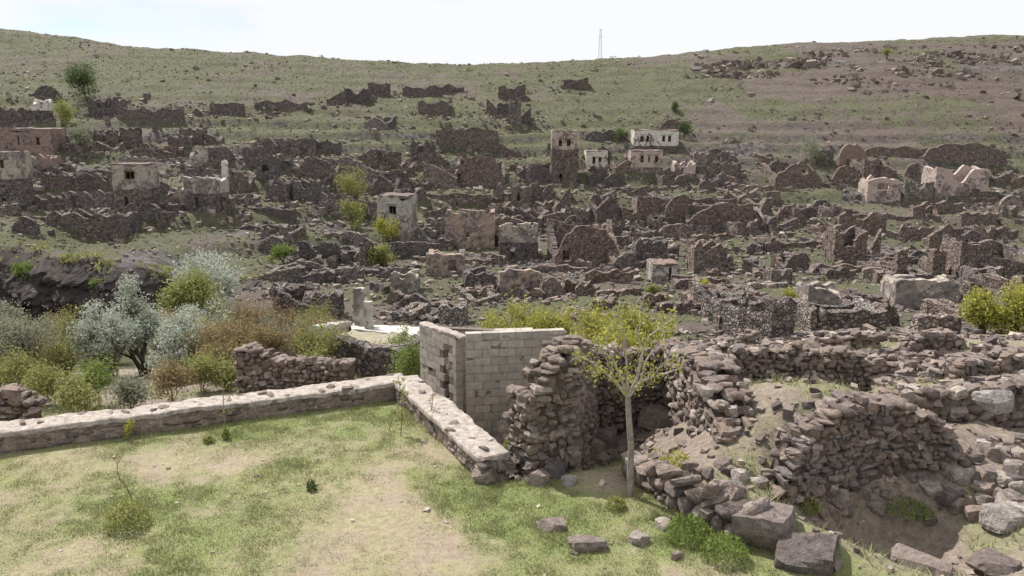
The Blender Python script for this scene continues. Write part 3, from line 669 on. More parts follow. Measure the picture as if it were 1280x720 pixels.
LANDMARKS = [('the dark round tree', 110, 98), ('the small whitewashed hut', 52, 138), ('the red-brown two-storey house', 32, 180), ('the beige house over a dark vault', 14, 215), ('the beige house with white panel', 166, 225),
    ('the white post', 281, 212), ('the bright grass patch', 115, 200), ('the tall twin tower ruin', 632, 130), ('the pale tower house', 490, 270), ('the yellow-green poplar', 445, 235), ('the tall pink-topped tower house', 706, 200),
    ('the low white cottage', 746, 198), ('the long white house', 820, 174), ('the pink plastered house', 806, 203), ('the two-storey pale house', 648, 303), ('the mottled brown house', 588, 285), ('the tan house with white niche', 557, 330),
    ('the silvery bush', 1020, 187), ('the long earthen banks', 1150, 190), ('the pink box-shaped house', 1104, 240), ('the pink notched house', 1200, 228), ('the brown gabled wall', 1078, 280), ('the long beige shed wall', 1158, 365),
    ('the yellow willow by the slope', 1240, 410), ('the dark gorge cliff', 130, 345), ('the grey pier house', 832, 345), ('the two pale chimney piers', 455, 380), ('the broad brown wall', 908, 270), ('the lone gabled hut', 470, 155)]
USED = {}
def auto_label(desc, px, py):
    ds = sorted(LANDMARKS, key=lambda q: math.hypot((q[1] - px), (q[2] - py) * 1.8))
    for i, j in [(0, 1), (0, 2), (1, 0), (1, 2), (0, 3), (2, 0), (2, 1), (1, 3)]:
        a, b = ds[i], ds[j]; dx, dy = px - a[1], py - a[2]
        rel = ('below' if dy > 0 else 'above') if abs(dy) > abs(dx) * .7 else 'beside'
        lb = f'{desc} {rel} {a[0]}, toward {b[0][4:]}'
        if len(lb.split()) <= 16 and lb not in USED: USED[lb] = 1; return lb
    lb = f'{desc} between {ds[0][0]} and {ds[1][0]}'
    k = 1
    while lb in USED: lb = f'{["smaller", "further", "lesser", "outer", "other", "last"][k % 6]} {desc} between {ds[0][0]} and {ds[1][0]}'; k += 1
    USED[lb] = 1; return ' '.join(lb.split()[:16])
TONE = {'dark': 'dark grey', 'brown': 'brown', 'grey': 'pale grey', 'earth': 'earth-brown'}
SHAPE = {'lens': 'lens-shaped', 'flat': 'level-topped', 'arc': 'round-topped', 'gable': 'peaked', 'up': 'slant-topped', 'down': 'slant-topped', 'notch': 'notched', 'twin': 'two-horned', 'jag': 'jagged', 'low': 'crumbled'}
RN = [0]; RUINPOS = []
def ruin(cx, by, wpx, hpx, kind='w', mat='dark', prof='jag', yaw=None, op=(), label=None, depth=None, base=None, roof=None, Y=None):
    """cx, by: middle of the foot in the photograph; kind w = one wall, h = shell of four walls, p = plastered house, r = pier"""
    RN[0] += 1; sd = 1000 + RN[0]; r = random.Random(sd)
    if Y is None: p, t = hit(cx, by, 34)
    else: p = atY(cx, by, Y); t = Y / ray(cx, by)[1]
    wm, hm = wpx / FPX * t, hpx / FPX * t / .97
    if yaw is None: yaw = r.uniform(-.12, .34)
    RUINPOS.append((p[0], p[1], wm, hm))
    c = .3 if t < 60 else .42
    pf = jprof(prof, hm, r)
    sink = 1.6
    if kind in 'wr':
        lb = label or auto_label(f'{"tall " if hpx > 26 else ""}{SHAPE[prof]} {TONE.get(mat, "plastered")} stone wall', cx, by)
        th = .65 if kind == 'w' else wm * .8
        me = wall_mesh(wm, pf, th, c if kind == 'w' else .3, sink, op, .07 if mat != 'earth' else .04, sd, M[mat], .03, 'ruined_wall')
        o = link('ruined_wall' if kind == 'w' else 'masonry_pier', me, loc=(p[0] - math.cos(yaw) * wm / 2, p[1] + .4 - math.sin(yaw) * wm / 2, p[2]), rot=(0, 0, yaw))
        return tag(o, lb, 'ruin' if kind == 'w' else 'pier', 'ruins on the hillside', 'thing')
    dm = depth or max(2.2, min(wm * .75, 5.5))
    e = empty('ruined_house' if kind == 'h' else 'plastered_house', p, yaw)
    lb = label or auto_label(f'{SHAPE[prof]} {TONE.get(mat, "plastered")} roofless stone house', cx, by)
    tag(e, lb, 'house' if kind == 'p' else 'ruin', 'ruins on the hillside', 'thing')
    th = .55; x0 = -wm / 2; yb = .3; zb0 = 0.
    jt = .065 if kind == 'h' else .03
    if base:   # stone lower storey under the plaster
        hb = base / FPX * t / .97; zb0 = hb
        pfb = lambda u: hb - .02
        for nm, ln, loc, rz, oo in (('stone_base', wm, (x0, yb, 0), 0, ((.3, .42, .3, 1.5),) if base > 18 else ()), ('stone_base', dm - .6, (x0 + .32, yb + .32, 0), R(90), ()), ('stone_base', dm - .6, (-x0 - .32, yb + .32, 0), R(90), ())):
            link(nm, wall_mesh(ln, pfb, th + .12, c, sink, oo, .09, sd + 5, M['dark' if mat != 'pink' else 'brown'], 0, nm), e, loc=loc, rot=(0, 0, rz))
        pf_ = jprof(prof, hm - hb, r, .13 if not roof else .02)
        hh = hm - hb; sk = .0
    else: pf_ = jprof(prof, hm, r, .13 if not roof else .02); hh = hm; sk = sink
    if roof:
        ph_ = r.uniform(0, 50); pf_ = lambda u: hh * (1 - .16 * float(vn(u * 6 + ph_, ph_, 5)) ** 2)
    mm = M[mat]
    fwo = link('front_wall', wall_mesh(wm, pf_, th, c if kind == 'h' else .25, sk, op, jt, sd, mm, 0, 'front_wall'), e, loc=(x0, yb, zb0 + .005))
    sl_, sr_ = pf_(0.02), pf_(.98)
    back = hh * (r.uniform(.75, 1.1) if not roof else 1)
    link('side_wall', wall_mesh(dm - .6, lambda u: (sl_ + (back - sl_) * u) * (1 - .25 * (not roof) * float(vn(u * 4 + sd * .37, sd, 5))), th - .02, c, sk, (), jt, sd + 1, mm, 0, 'side_wall'), e, loc=(x0 + th / 2, yb + th / 2 + .02, zb0), rot=(0, 0, R(90)))
    link('side_wall', wall_mesh(dm - .6, lambda u: (sr_ + (back - sr_) * u) * (1 - .25 * (not roof) * float(vn(u * 4 + sd * .37, sd, 5))), th - .02, c, sk, (), jt, sd + 2, mm, 0, 'side_wall'), e, loc=(-x0 - th / 2, yb + th / 2 + .02, zb0), rot=(0, 0, R(90)))
    link('back_wall', wall_mesh(wm, lambda u: back * (1 - .4 * (not roof) * float(vn(u * 5 + sd * .71, sd, 6))), th, c, sk, (), jt, sd + 3, mm, 0, 'back_wall'), e, loc=(x0, yb + dm - .3, zb0 - .004))
    if roof:
        nx, ny = 9, 7; X, Yy = np.meshgrid(np.linspace(x0 + .06, -x0 - .06, nx), np.linspace(yb - th / 2 + .08, yb + dm - .1, ny))
        Zt = zb0 + hh - .02 + .16 * np.array([[r.random() for _ in range(nx)] for _ in range(ny)]); Zb = np.full_like(Zt, zb0 + hh - .30)
        V = np.concatenate([np.stack([X, Yy, Zt], -1).reshape(-1, 3), np.stack([X, Yy, Zb], -1).reshape(-1, 3)])
        i = np.arange(nx * ny).reshape(ny, nx); n0 = nx * ny; F = []
        for a in range(ny - 1):
            for b in range(nx - 1):
                F.append((i[a, b], i[a, b + 1], i[a + 1, b + 1], i[a + 1, b])); F.append((n0 + i[a, b], n0 + i[a + 1, b], n0 + i[a + 1, b + 1], n0 + i[a, b + 1]))
        loop = list(i[0]) + list(i[1:, -1]) + list(i[-1, ::-1][1:]) + list(i[::-1, 0][1:-1])
        for k in range(len(loop)): a, b = loop[k], loop[(k + 1) % len(loop)]; F.append((n0 + a, n0 + b, b, a))
        link('roof', mesh('roof', V, np.array(F), M['earth' if roof is True else roof]), e)
        for (a, b, z0, z1) in op:
            if z0 > .2 and (b - a) * wm < 2:   # weathered frame set back in each window opening
                fw, fh = (b - a) * wm, z1 - z0
                V = []; F = []
                for bx in ((0, fw, 0, .07), (0, fw, fh - .07, fh), (0, .06, .07, fh - .07), (fw - .06, fw, .07, fh - .07), (fw / 2 - .03, fw / 2 + .03, .07, fh - .07)):
                    k = len(V)
                    V += [(bx[0], 0, bx[2]), (bx[1], 0, bx[2]), (bx[1], 0, bx[3]), (bx[0], 0, bx[3]), (bx[0], .06, bx[2]), (bx[1], .06, bx[2]), (bx[1], .06, bx[3]), (bx[0], .06, bx[3])]
                    F += [(k, k + 1, k + 2, k + 3), (k + 5, k + 4, k + 7, k + 6), (k, k + 4, k + 5, k + 1), (k + 3, k + 2, k + 6, k + 7), (k, k + 3, k + 7, k + 4), (k + 1, k + 5, k + 6, k + 2)]
                lv = np.array([(x_, y_, z_) for x_ in (-.18, fw + .18) for y_ in (-.30, -.02) for z_ in (fh + .01, fh + .14)])
                link('lintel', mesh('lintel', lv, np.array([(0, 1, 3, 2), (4, 6, 7, 5), (0, 4, 5, 1), (2, 3, 7, 6), (0, 2, 6, 4), (1, 5, 7, 3)]), M['wood']), fwo, loc=(a * wm, 0, z0))
                link('window_frame', mesh('window_frame', np.array(V), np.array(F), M['wood']), fwo, loc=(a * wm, -.05, z0 - .005))
    return e
Wn = lambda *us: tuple((u - .05, u + .05, .9, 2.0) for u in us)
# -- left flank
ruin(52, 152, 20, 27, 'p', 'white', 'up', label='small whitewashed hut with a slanting top near the dark tree', base=13)
ruin(20, 156, 42, 22, 'w', 'dark', 'jag'); ruin(58, 122, 30, 15, 'w', 'dark', 'arc')
ruin(130, 147, 36, 27, 'h', 'dark', 'jag', op=((.3, .42, 1.6, 2.5), (.62, .74, 1.6, 2.5)), label='dark stone house shell with two small windows below the dark tree')
ruin(188, 150, 80, 16, 'w', 'dark', 'jag', 0.1, label='long dark jagged wall crossing the grass below the dark tree')
ruin(246, 145, 10, 11, 'w', 'dark', 'gable'); ruin(284, 143, 42, 14, 'w', 'dark', 'flat', .05); ruin(351, 137, 64, 12, 'w', 'dark', 'low', .12)
ruin(33, 190, 66, 27, 'p', 'redbrown', 'flat', 0, ((.34, .4, .9, 2.2), (.7, .78, .9, 2.0)), 'red-brown two-storey house with pale window frame', roof=True)
ruin(44, 216, 36, 24, 'p', 'redbrown', 'jag', 0, ((.0, .14, .6, 2.0),), 'red-brown lower storey wall below the red-brown two-storey house')
ruin(13, 262, 34, 68, 'p', 'beige', 'flat', 0, ((.28, .5, 1.2, 2.2),), 'beige plastered house standing over a dark stone vault', base=36, roof=True)
ruin(41, 222, 22, 16, 'p', 'beige', 'down'); ruin(90, 187, 22, 20, 'w', 'dark', 'arc'); ruin(133, 187, 28, 25, 'h', 'dark', 'jag', op=((.4, .55, 1.2, 2.0),)); ruin(160, 186, 18, 27, 'h', 'dark', 'flat')
ruin(241, 176, 34, 17, 'w', 'dark', 'jag'); ruin(208, 198, 36, 14, 'w', 'dark', 'low'); ruin(180, 197, 24, 18, 'w', 'dark', 'arc'); ruin(222, 186, 24, 18, 'h', 'dark', 'jag')
ruin(166, 264, 44, 56, 'p', 'beige', 'flat', .03, ((.38, .62, 1.1, 2.1),), 'beige plastered house with a white window panel and stone piers below', base=26, roof=True)
ruin(172, 208, 40, 14, 'w', 'brown', 'jag', .0); ruin(247, 209, 26, 24, 'p', 'palegrey', 'up'); ruin(272, 209, 30, 24, 'h', 'dark', 'flat')
ruin(281, 224, 7, 24, 'r', 'white', 'flat', 0, label='slim white plastered post left standing on the slope')
ruin(298, 241, 28, 26, 'h', 'grey', 'arc', op=((.4, .6, .8, 1.7),)); ruin(254, 264, 44, 42, 'p', 'palegrey', 'flat', 0, label='pale grey plastered front over a dark stone base', base=21)
ruin(282, 266, 22, 20, 'w', 'dark', 'arc'); ruin(216, 260, 22, 26, 'p', 'beige', 'up', 0, label='small beige ruin with a white plaster patch above the path')
ruin(70, 236, 34, 20, 'h', 'dark', 'jag'); ruin(106, 238, 30, 20, 'w', 'dark', 'arc'); ruin(133, 238, 26, 21, 'h', 'dark', 'notch'); ruin(112, 262, 58, 24, 'w', 'dark', 'jag'); ruin(105, 296, 86, 34, 'h', 'dark', 'jag', .05, label='wide dark ruin standing on the terrace above the gorge')
ruin(40, 262, 40, 18, 'w', 'dark', 'low'); ruin(30, 292, 30, 20, 'w', 'dark', 'arc'); ruin(158, 290, 22, 18, 'w', 'dark', 'low'); ruin(190, 280, 28, 24, 'w', 'dark', 'arc'); ruin(75, 262, 30, 20, 'h', 'dark', 'jag')
# -- upper slope
ruin(420, 131, 24, 18, 'w', 'dark', 'up', .2); ruin(446, 129, 30, 18, 'h', 'dark', 'notch', .05); ruin(474, 121, 28, 17, 'w', 'dark', 'flat', .15); ruin(528, 121, 50, 13, 'w', 'dark', 'jag', .2); ruin(556, 117, 48, 12, 'w', 'dark', 'low', .2)
ruin(543, 144, 40, 19, 'h', 'dark', 'twin', 0, label='dark hut shell with two horned gable ends on open grass')
ruin(469, 162, 32, 17, 'h', 'dark', 'gable', -.4, label='lone gabled dark hut on the open slope')
ruin(640, 125, 34, 18, 'h', 'dark', 'notch', 0); ruin(615, 143, 13, 20, 'w', 'dark', 'down'); ruin(630, 144, 16, 18, 'w', 'dark', 'jag'); ruin(644, 155, 15, 31, 'h', 'dark', 'jag', 0, label='tall dark tower-like ruin highest on the middle slope'); ruin(657, 155, 14, 20, 'w', 'dark', 'up')
ruin(718, 112, 34, 15, 'h', 'brown', 'up', -.1, label='lone brown ruin highest up below the mast')
ruin(584, 187, 78, 26, 'h', 'brown', 'flat', 0, ((.6, .66, 1.2, 2.2),), 'wide pinkish-brown ruin with a tan plastered panel'); ruin(598, 186, 18, 24, 'p', 'tan', 'flat', 0)
ruin(528, 200, 30, 28, 'h', 'dark', 'jag', 0, ((.38, .56, 1.4, 2.3),)); ruin(550, 233, 42, 30, 'h', 'brown', 'down'); ruin(600, 232, 62, 36, 'h', 'brown', 'arc', 0, ((.02, .1, 1.0, 1.7),), 'big rounded brown ruin with a small dark opening'); ruin(493, 207, 18, 16, 'w', 'brown', 'flat')
ruin(452, 226, 56, 32, 'w', 'dark', 'down', -.1); ruin(479, 246, 34, 26, 'h', 'dark', 'gable'); ruin(395, 226, 52, 30, 'h', 'dark', 'arc'); ruin(334, 226, 26, 36, 'h', 'dark', 'jag', op=((.35, .55, 1.2, 2.0),)); ruin(346, 251, 28, 26, 'h', 'dark', 'jag')
ruin(382, 252, 30, 26, 'h', 'grey', 'notch'); ruin(420, 268, 44, 28, 'h', 'dark', 'jag'); ruin(340, 190, 42, 16, 'w', 'dark', 'arc'); ruin(375, 190, 24, 16, 'w', 'dark', 'jag'); ruin(405, 190, 44, 16, 'w', 'dark', 'low'); ruin(315, 205, 22, 24, 'h', 'dark', 'jag')
# -- centre
ruin(491, 293, 40, 46, 'p', 'palegrey', 'flat', -.25, ((.36, .62, 2.4, 3.5),), 'pale grey tower house with one dark window', roof=True, depth=3.2)
ruin(460, 332, 26, 34, 'h', 'brown', 'arc', 0, ((.35, .68, .4, 1.8),), 'small brown ruin with a round arch'); ruin(395, 330, 42, 28, 'h', 'dark', 'notch'); ruin(340, 318, 36, 22, 'w', 'dark', 'arc'); ruin(518, 323, 64, 20, 'w', 'dark', 'flat', -.12, label='long terrace wall below the pale grey tower house')
ruin(587, 312, 62, 56, 'h', 'tan', 'jag', 0, ((.42, .5, 1.2, 2.2),), 'mottled brown plastered ruin with rounded broken top'); ruin(648, 326, 48, 46, 'p', 'beige', 'flat', 0, ((.36, .46, .9, 2.2), (.8, .88, 1.6, 2.4)), 'two-storey pale house with dark door above a stone storey', base=22)
ruin(556, 346, 46, 30, 'p', 'tan', 'flat', 0, ((.62, .8, .5, 1.6),), 'tan plastered house with a round white niche'); ruin(505, 366, 32, 28, 'p', 'beige', 'twin', 0, (), 'pale ruin with two window notches in its top'); ruin(520, 396, 44, 32, 'w', 'dark', 'gable')
ruin(365, 398, 44, 38, 'h', 'dark', 'down', .1); ruin(410, 396, 40, 34, 'h', 'dark', 'jag'); ruin(650, 372, 50, 36, 'h', 'tan', 'flat', .1, label='tan roofless ruin just above the yellow shrubs'); ruin(690, 374, 32, 28, 'h', 'brown', 'arc'); ruin(565, 406, 34, 28, 'h', 'grey', 'jag'); ruin(600, 365, 36, 28, 'h', 'dark', 'jag'); ruin(440, 352, 30, 22, 'w', 'dark', 'low')
ruin(706, 230, 33, 62, 'p', 'pink', 'flat', 0, ((.24, .38, .6, 1.6), (.56, .7, .6, 1.6)), 'tall tower house with pink plastered top and dark stone below', base=40, roof=True, depth=4)
ruin(746, 210, 27, 20, 'p', 'white', 'flat', 0, ((.3, .46, .8, 1.7), (.58, .72, .9, 1.6)), 'low white cottage with two dark windows', roof=True, depth=3.5); ruin(758, 234, 44, 18, 'h', 'dark', 'twin')
ruin(820, 190, 55, 26, 'p', 'white', 'flat', 0, ((.14, .21, .7, 1.8), (.28, .35, .7, 1.8), (.62, .69, .7, 1.8), (.76, .83, .7, 1.8)), 'long white plastered house with four dark windows', base=7, roof=True, depth=4)
ruin(840, 164, 32, 14, 'w', 'brown', 'arc'); ruin(808, 216, 40, 26, 'p', 'pink', 'flat', 0, ((.3, .38, .8, 1.9), (.54, .62, .8, 1.9), (.76, .84, .8, 1.9)), 'pink plastered house with three narrow windows', base=6, roof=True, depth=3); ruin(781, 217, 26, 20, 'h', 'brown', 'up'); ruin(856, 223, 26, 22, 'p', 'pink', 'jag', 0, ((.3, .5, .7, 1.7),))
ruin(758, 176, 54, 14, 'w', 'dark', 'low'); ruin(669, 226, 46, 20, 'h', 'dark', 'arc'); ruin(652, 260, 26, 28, 'h', 'dark', 'flat', 0, ((.3, .5, 1, 2),)); ruin(678, 252, 28, 22, 'h', 'brown', 'notch'); ruin(707, 260, 13, 26, 'w', 'dark', 'up'); ruin(762, 276, 34, 30, 'h', 'brown', 'gable', .3)
ruin(843, 226, 34, 16, 'w', 'brown', 'low'); ruin(910, 216, 32, 14, 'w', 'brown', 'jag'); ruin(894, 239, 40, 16, 'w', 'brown', 'low', .05); ruin(880, 205, 26, 16, 'w', 'brown', 'jag')
ruin(828, 276, 64, 32, 'h', 'brown', 'notch', 0, ((.45, .58, .3, 2.0),)); ruin(908, 288, 98, 34, 'h', 'brown', 'arc', -.05, label='broad brown round-topped wall on the middle slope'); ruin(735, 332, 84, 48, 'h', 'brown', 'arc', .1, ((.1, .25, .3, 1.8),), 'large reddish round-shouldered ruin'); ruin(814, 332, 40, 36, 'h', 'dark', 'jag', 0, ((.3, .5, 1.2, 2.2),)); ruin(842, 300, 44, 20, 'w', 'brown', 'arc'); ruin(888, 340, 42, 42, 'h', 'brown', 'jag', .1)
ruin(832, 354, 34, 22, 'p', 'palegrey', 'flat', 0, ((.55, .75, .3, 1.7),), 'small grey house front with square piers', roof=True, depth=3); ruin(762, 352, 60, 16, 'w', 'brown', 'low'); ruin(735, 370, 30, 18, 'w', 'brown', 'low'); ruin(780, 300, 34, 22, 'w', 'dark', 'jag')
ruin(895, 392, 26, 28, 'h', 'brown', 'arc'); ruin(918, 402, 30, 40, 'h', 'dark', 'up', .3); ruin(940, 420, 36, 36, 'h', 'dark', 'jag', .2); ruin(860, 392, 30, 18, 'w', 'brown', 'low'); ruin(820, 385, 30, 20, 'w', 'brown', 'jag')
# -- right flank
ruin(1066, 206, 38, 26, 'w', 'earth', 'lens', .15); ruin(1122, 196, 78, 15, 'w', 'brown', 'low', -.05, label='long level earthen bank wall high on the flank'); ruin(1206, 205, 102, 26, 'w', 'brown', 'lens', -.05, label='long lens-shaped brown earthen wall highest on the flank')
ruin(998, 233, 60, 27, 'h', 'brown', 'arc', .1, ((.58, .72, 1.6, 2.5),), 'brown round-topped ruin with a round window hole below the silvery bush'); ruin(1104, 254, 42, 30, 'p', 'pink', 'flat', 0, ((.3, .64, 1.8, 2.8),), 'pink box-shaped house with a dark niche', depth=3)
ruin(1201, 244, 66, 34, 'p', 'pink', 'notch', 0, (), 'pink plastered house front with a deep notch in its top', depth=4); ruin(1148, 250, 36, 24, 'h', 'grey', 'notch'); ruin(1058, 230, 36, 22, 'w', 'brown', 'arc'); ruin(1100, 222, 44, 24, 'h', 'brown', 'down'); ruin(1142, 222, 20, 18, 'w', 'brown', 'arc'); ruin(1175, 268, 70, 18, 'w', 'brown', 'low')
ruin(986, 273, 28, 16, 'w', 'brown', 'arc'); ruin(1026, 262, 26, 13, 'w', 'dark', 'arc'); ruin(1078, 292, 60, 27, 'w', 'brown', 'twin', 0, label='brown gabled back wall of a roofless house'); ruin(1062, 328, 40, 40, 'h', 'brown', 'notch', 0, ((.2, .6, 1.6, 3.2),), 'brown roofless house with wide square openings'); ruin(1095, 320, 10, 32, 'r', 'brown', 'up', 0)
ruin(1182, 312, 46, 32, 'w', 'brown', 'gable'); ruin(1146, 300, 40, 20, 'w', 'brown', 'jag'); ruin(1240, 346, 80, 46, 'h', 'brown', 'down', -.12, label='long brown ruin with slanting walls near the picture edge'); ruin(1262, 333, 13, 16, 'p', 'white', 'flat', 0, label='little white plastered patch house at the end of the long brown ruin')
ruin(996, 340, 34, 22, 'h', 'brown', 'arc'); ruin(1126, 346, 13, 42, 'r', 'brown', 'jag', 0, label='tall rough masonry pier above the long beige shed wall'); ruin(1172, 346, 16, 34, 'r', 'brown', 'flat', 0); ruin(1205, 345, 36, 26, 'w', 'brown', 'arc'); ruin(1250, 300, 50, 18, 'w', 'brown', 'low'); ruin(1225, 280, 50, 16, 'w', 'brown', 'jag'); ruin(1265, 262, 30, 18, 'w', 'brown', 'arc')
ruin(1158, 386, 78, 38, 'p', 'beige', 'flat', -.06, (), 'long beige shed wall with peeling dark patches and pale end', depth=2.4); ruin(1033, 386, 48, 32, 'p', 'beige', 'down', 0, (), 'pale plastered corner ruin above a rubble base'); ruin(1060, 413, 96, 30, 'h', 'dark', 'jag', 0, ((.1, .18, .3, 1.4),), 'long dark rubble foundation below the pale plastered corner')
ruin(978, 431, 36, 50, 'h', 'dark', 'flat', .35, label='tall dark square stump of masonry', depth=2.2); ruin(1175, 421, 54, 26, 'w', 'brown', 'jag', -.05); ruin(1110, 408, 30, 28, 'w', 'dark', 'gable'); ruin(1050, 350, 40, 16, 'w', 'brown', 'low'); ruin(1095, 352, 30, 20, 'w', 'brown', 'jag'); ruin(1225, 375, 40, 22, 'w', 'brown', 'down')
# -- nearer slope on the right, a few lower walls
def sw_px(px0, px1, pyt, pyb, Y, label, prof, seed, yaw=.15):
    a, b = atY(px0, pyb, Y), atY(px1, pyb, Y); b[1] += yaw * (b[0] - a[0]); H = (pyb - pyt) / FPX * Y; pb = pw(PROF[prof])
    z0, z1 = float(gz(a[0], a[1])), float(gz(b[0], b[1]))
    stone_wall('ruined_stone_wall', label, a[:2], b[:2], lambda q: z0 + (z1 - z0) * q, lambda q: z0 + (z1 - z0) * q + H * pb(q), .6, (.2, .44, .14, .24), (-1,), 'low walls on the near slope', seed, depth=.28)
sw_px(1125, 1205, 426, 452, 27, 'round-shouldered low stone wall below the long beige shed wall', 'arc', 61); sw_px(1020, 1100, 422, 446, 29, 'crumbled stone wall below the long dark rubble foundation', 'low', 62); sw_px(1045, 1120, 446, 470, 23.5, 'short broken stone wall behind the long upper rubble wall', 'jag', 63)
sw_px(1185, 1290, 440, 472, 22.5, 'broken stone wall under the yellow willows at the picture edge', 'jag', 64, .25); sw_px(885, 945, 404, 430, 30, 'crumbled stone wall beside the tall dark square stump', 'up', 65); sw_px(845, 900, 440, 462, 21.5, 'rough stone wall just beyond the corner of the dark room', 'up', 66); sw_px(1150, 1215, 466, 486, 20, 'low grey stone stub behind the edge wall', 'low', 67); sw_px(925, 985, 440, 470, 21, 'ragged stone wall joining the long upper rubble wall', 'down', 68)
# -- scattered stubs filling the village
rs = random.Random(404)
for k in range(270):
    px, py = rs.uniform(0, 1280), rs.uniform(178, 405)
    if (px < 330 and py > 280) or (px > 400 and px < 900 and py < 200) or py < 178 + max(0, (px - 880)) * .12 or (330 < px < 420 and py > 360): continue
    if any(abs(px - a) < 26 and -6 < py - b < 44 for _, a, b in LANDMARKS): continue
    if any(abs(px - a) < 12 and abs(py - b) < 6 for a, b in [(115, 202), (590, 240), (800, 298), (930, 335), (720, 245)]): continue
    ruin(px, py, rs.uniform(16, 40), rs.uniform(9, 19), 'h', rs.choice(['dark', 'dark', 'brown', 'grey'] if px < 560 else ['brown', 'brown', 'dark', 'grey']), rs.choice(['low', 'jag', 'arc', 'up', 'down', 'notch', 'twin']), rs.uniform(-.5, .6), ((.4, .55, .2, 1.5),) if rs.random() < .4 else (), depth=rs.uniform(2, 3.5))
for k in range(80):
    px, py = rs.uniform(0, 1280), rs.uniform(185, 400)
    if px < 330 and py > 285: continue
    ruin(px, py, rs.uniform(14, 34), rs.uniform(9, 20), 'w', rs.choice(['dark', 'dark', 'brown'] if px < 560 else ['brown', 'brown', 'dark']), rs.choice(['low', 'jag', 'arc', 'up', 'down']), rs.uniform(-.9, .9))
for k, (px, py, wd) in enumerate([(60, 278, 90), (180, 272, 70), (330, 268, 80), (430, 300, 60), (330, 290, 60), (560, 250, 110), (640, 270, 70), (480, 345, 60), (720, 275, 80), (800, 240, 70), (880, 255, 80), (960, 240, 60), (700, 340, 70), (900, 300, 70), (960, 290, 60), (1050, 340, 70), (1130, 330, 70), (1220, 320, 90), (1010, 310, 60), (880, 355, 60), (420, 215, 60), (250, 220, 60), (120, 220, 60), (590, 330, 50), (780, 370, 70), (1000, 395, 60), (1100, 275, 80), (1240, 255, 60), (960, 360, 50), (660, 215, 60)]):
    ruin(px, py, wd, rs.uniform(7, 11), 'w', 'dark' if px < 560 else 'brown', 'low', rs.uniform(-.15, .15), label=auto_label('long low terrace wall of rough stone', px, py))
print('ruins', RN[0], time.time() - T0)

# -- flat-roofed house with two piers, just below the yard
fh = empty('flat_roofed_house', atY(470, 440, 27)); tag(fh, 'half-fallen house with bright white flat roof behind the yard wall', 'house')
p_ = np.array(fh.location)
def rel(px, py, Y): return atY(px, py, Y) - p_
def house_wall(px0, py0, Y0, px1, py1, Y1, mat, nm='wall', th=.5, sd=1, jt=.05, low=-3.2):
    a, b = rel(px0, py0, Y0), rel(px1, py1, Y1); Ln = math.hypot(b[0] - a[0], b[1] - a[1]); zb = low - p_[2]
    link(nm, wall_mesh(Ln, lambda u: a[2] + (b[2] - a[2]) * u - zb, th, .3, .3, (), jt, sd, M[mat], 0, nm), fh, loc=(a[0], a[1], zb), rot=(0, 0, math.atan2(b[1] - a[1], b[0] - a[0])))
house_wall(393, 416, 26.5, 505, 438, 24.5, 'dark', 'front_wall', sd=71, jt=.09)
house_wall(393, 409, 26.8, 432, 401, 31, 'palegrey', 'side_wall', sd=72)
house_wall(505, 432, 24.9, 540, 410, 30, 'grey', 'side_wall', sd=73)
def slab(c4, th, mat, nm, n=10, amp=.05, seed=0):
    c4 = [np.array(c) for c in c4]; r = np.random.default_rng(seed); V = []; 
    for k in range(2):
        for i in range(n + 1):
            for j in range(n + 1):
                u, v = i / n, j / n; p = (c4[0] * (1 - u) + c4[1] * u) * (1 - v) + (c4[3] * (1 - u) + c4[2] * u) * v
                V.append(p + np.array([0, 0, r.uniform(-amp, amp) - k * th]) + (r.uniform(-amp, amp, 3) * 1.5 if i in (0, n) or j in (0, n) else 0))
    i = np.arange((n + 1) ** 2).reshape(n + 1, n + 1); n0 = (n + 1) ** 2; F = []
    for a in range(n):
        for b in range(n): F += [(i[a, b], i[a + 1, b], i[a + 1, b + 1], i[a, b + 1]), (n0 + i[a, b], n0 + i[a, b + 1], n0 + i[a + 1, b + 1], n0 + i[a + 1, b])]
    loop = list(i[0]) + list(i[1:, -1]) + list(i[-1, ::-1][1:]) + list(i[::-1, 0][1:-1])
    for k in range(len(loop)): a, b = loop[k], loop[(k + 1) % len(loop)]; F.append((a, b, n0 + b, n0 + a))
    link(nm, mesh(nm, np.array(V), np.array(F), M[mat]), fh)
m = Mat('white_roof_screed'); n1 = m.noise(3, 6, .65); m.bump(n1, .4, .03); M['roofwhite'] = m.color(m.ramp(n1, [(.3, (.30, .275, .25)), (.5, (.47, .45, .42)), (.7, (.6, .58, .56))]))
m = Mat('mossy_roof_earth'); n1 = m.noise(4, 6, .65); m.bump(n1, .6, .05); M['roofmoss'] = m.color(m.ramp(n1, [(.35, (.28, .245, .21)), (.55, (.27, .24, .17)), (.75, (.20, .21, .085))]))
slab([rel(440, 412, 29.6), rel(545, 420, 28.2), rel(540, 409, 31.0), rel(438, 404, 31.5)], .22, 'roofwhite', 'roof', 10, .02, 1)
slab([rel(400, 428, 26.3), rel(505, 437, 24.9), rel(545, 421, 28.0), rel(440, 413, 29.4)], .2, 'roofmoss', 'roof_verge', 10, .05, 2)
def pier(px, pyb, pyt, wpx, Y, label, mat='palegrey'):
    a = atY(px, pyb, Y); t = Y / ray(px, pyb)[1]; wm = wpx / FPX * t; hm = (pyb - pyt) / FPX * t
    o = link('chimney_pier', wall_mesh(wm, lambda u: hm, wm * .85, .16, .4, (), .02, int(px), M[mat], .02, 'chimney_pier'), loc=(a[0] - wm / 2, a[1], a[2])); tag(o, label, 'pier', None, 'thing')
pier(450, 397, 359, 13, 31, 'taller pale chimney pier standing on the white flat roof'); pier(461, 407, 376, 10, 30, 'shorter slim chimney pier standing at the edge of the white flat roof')

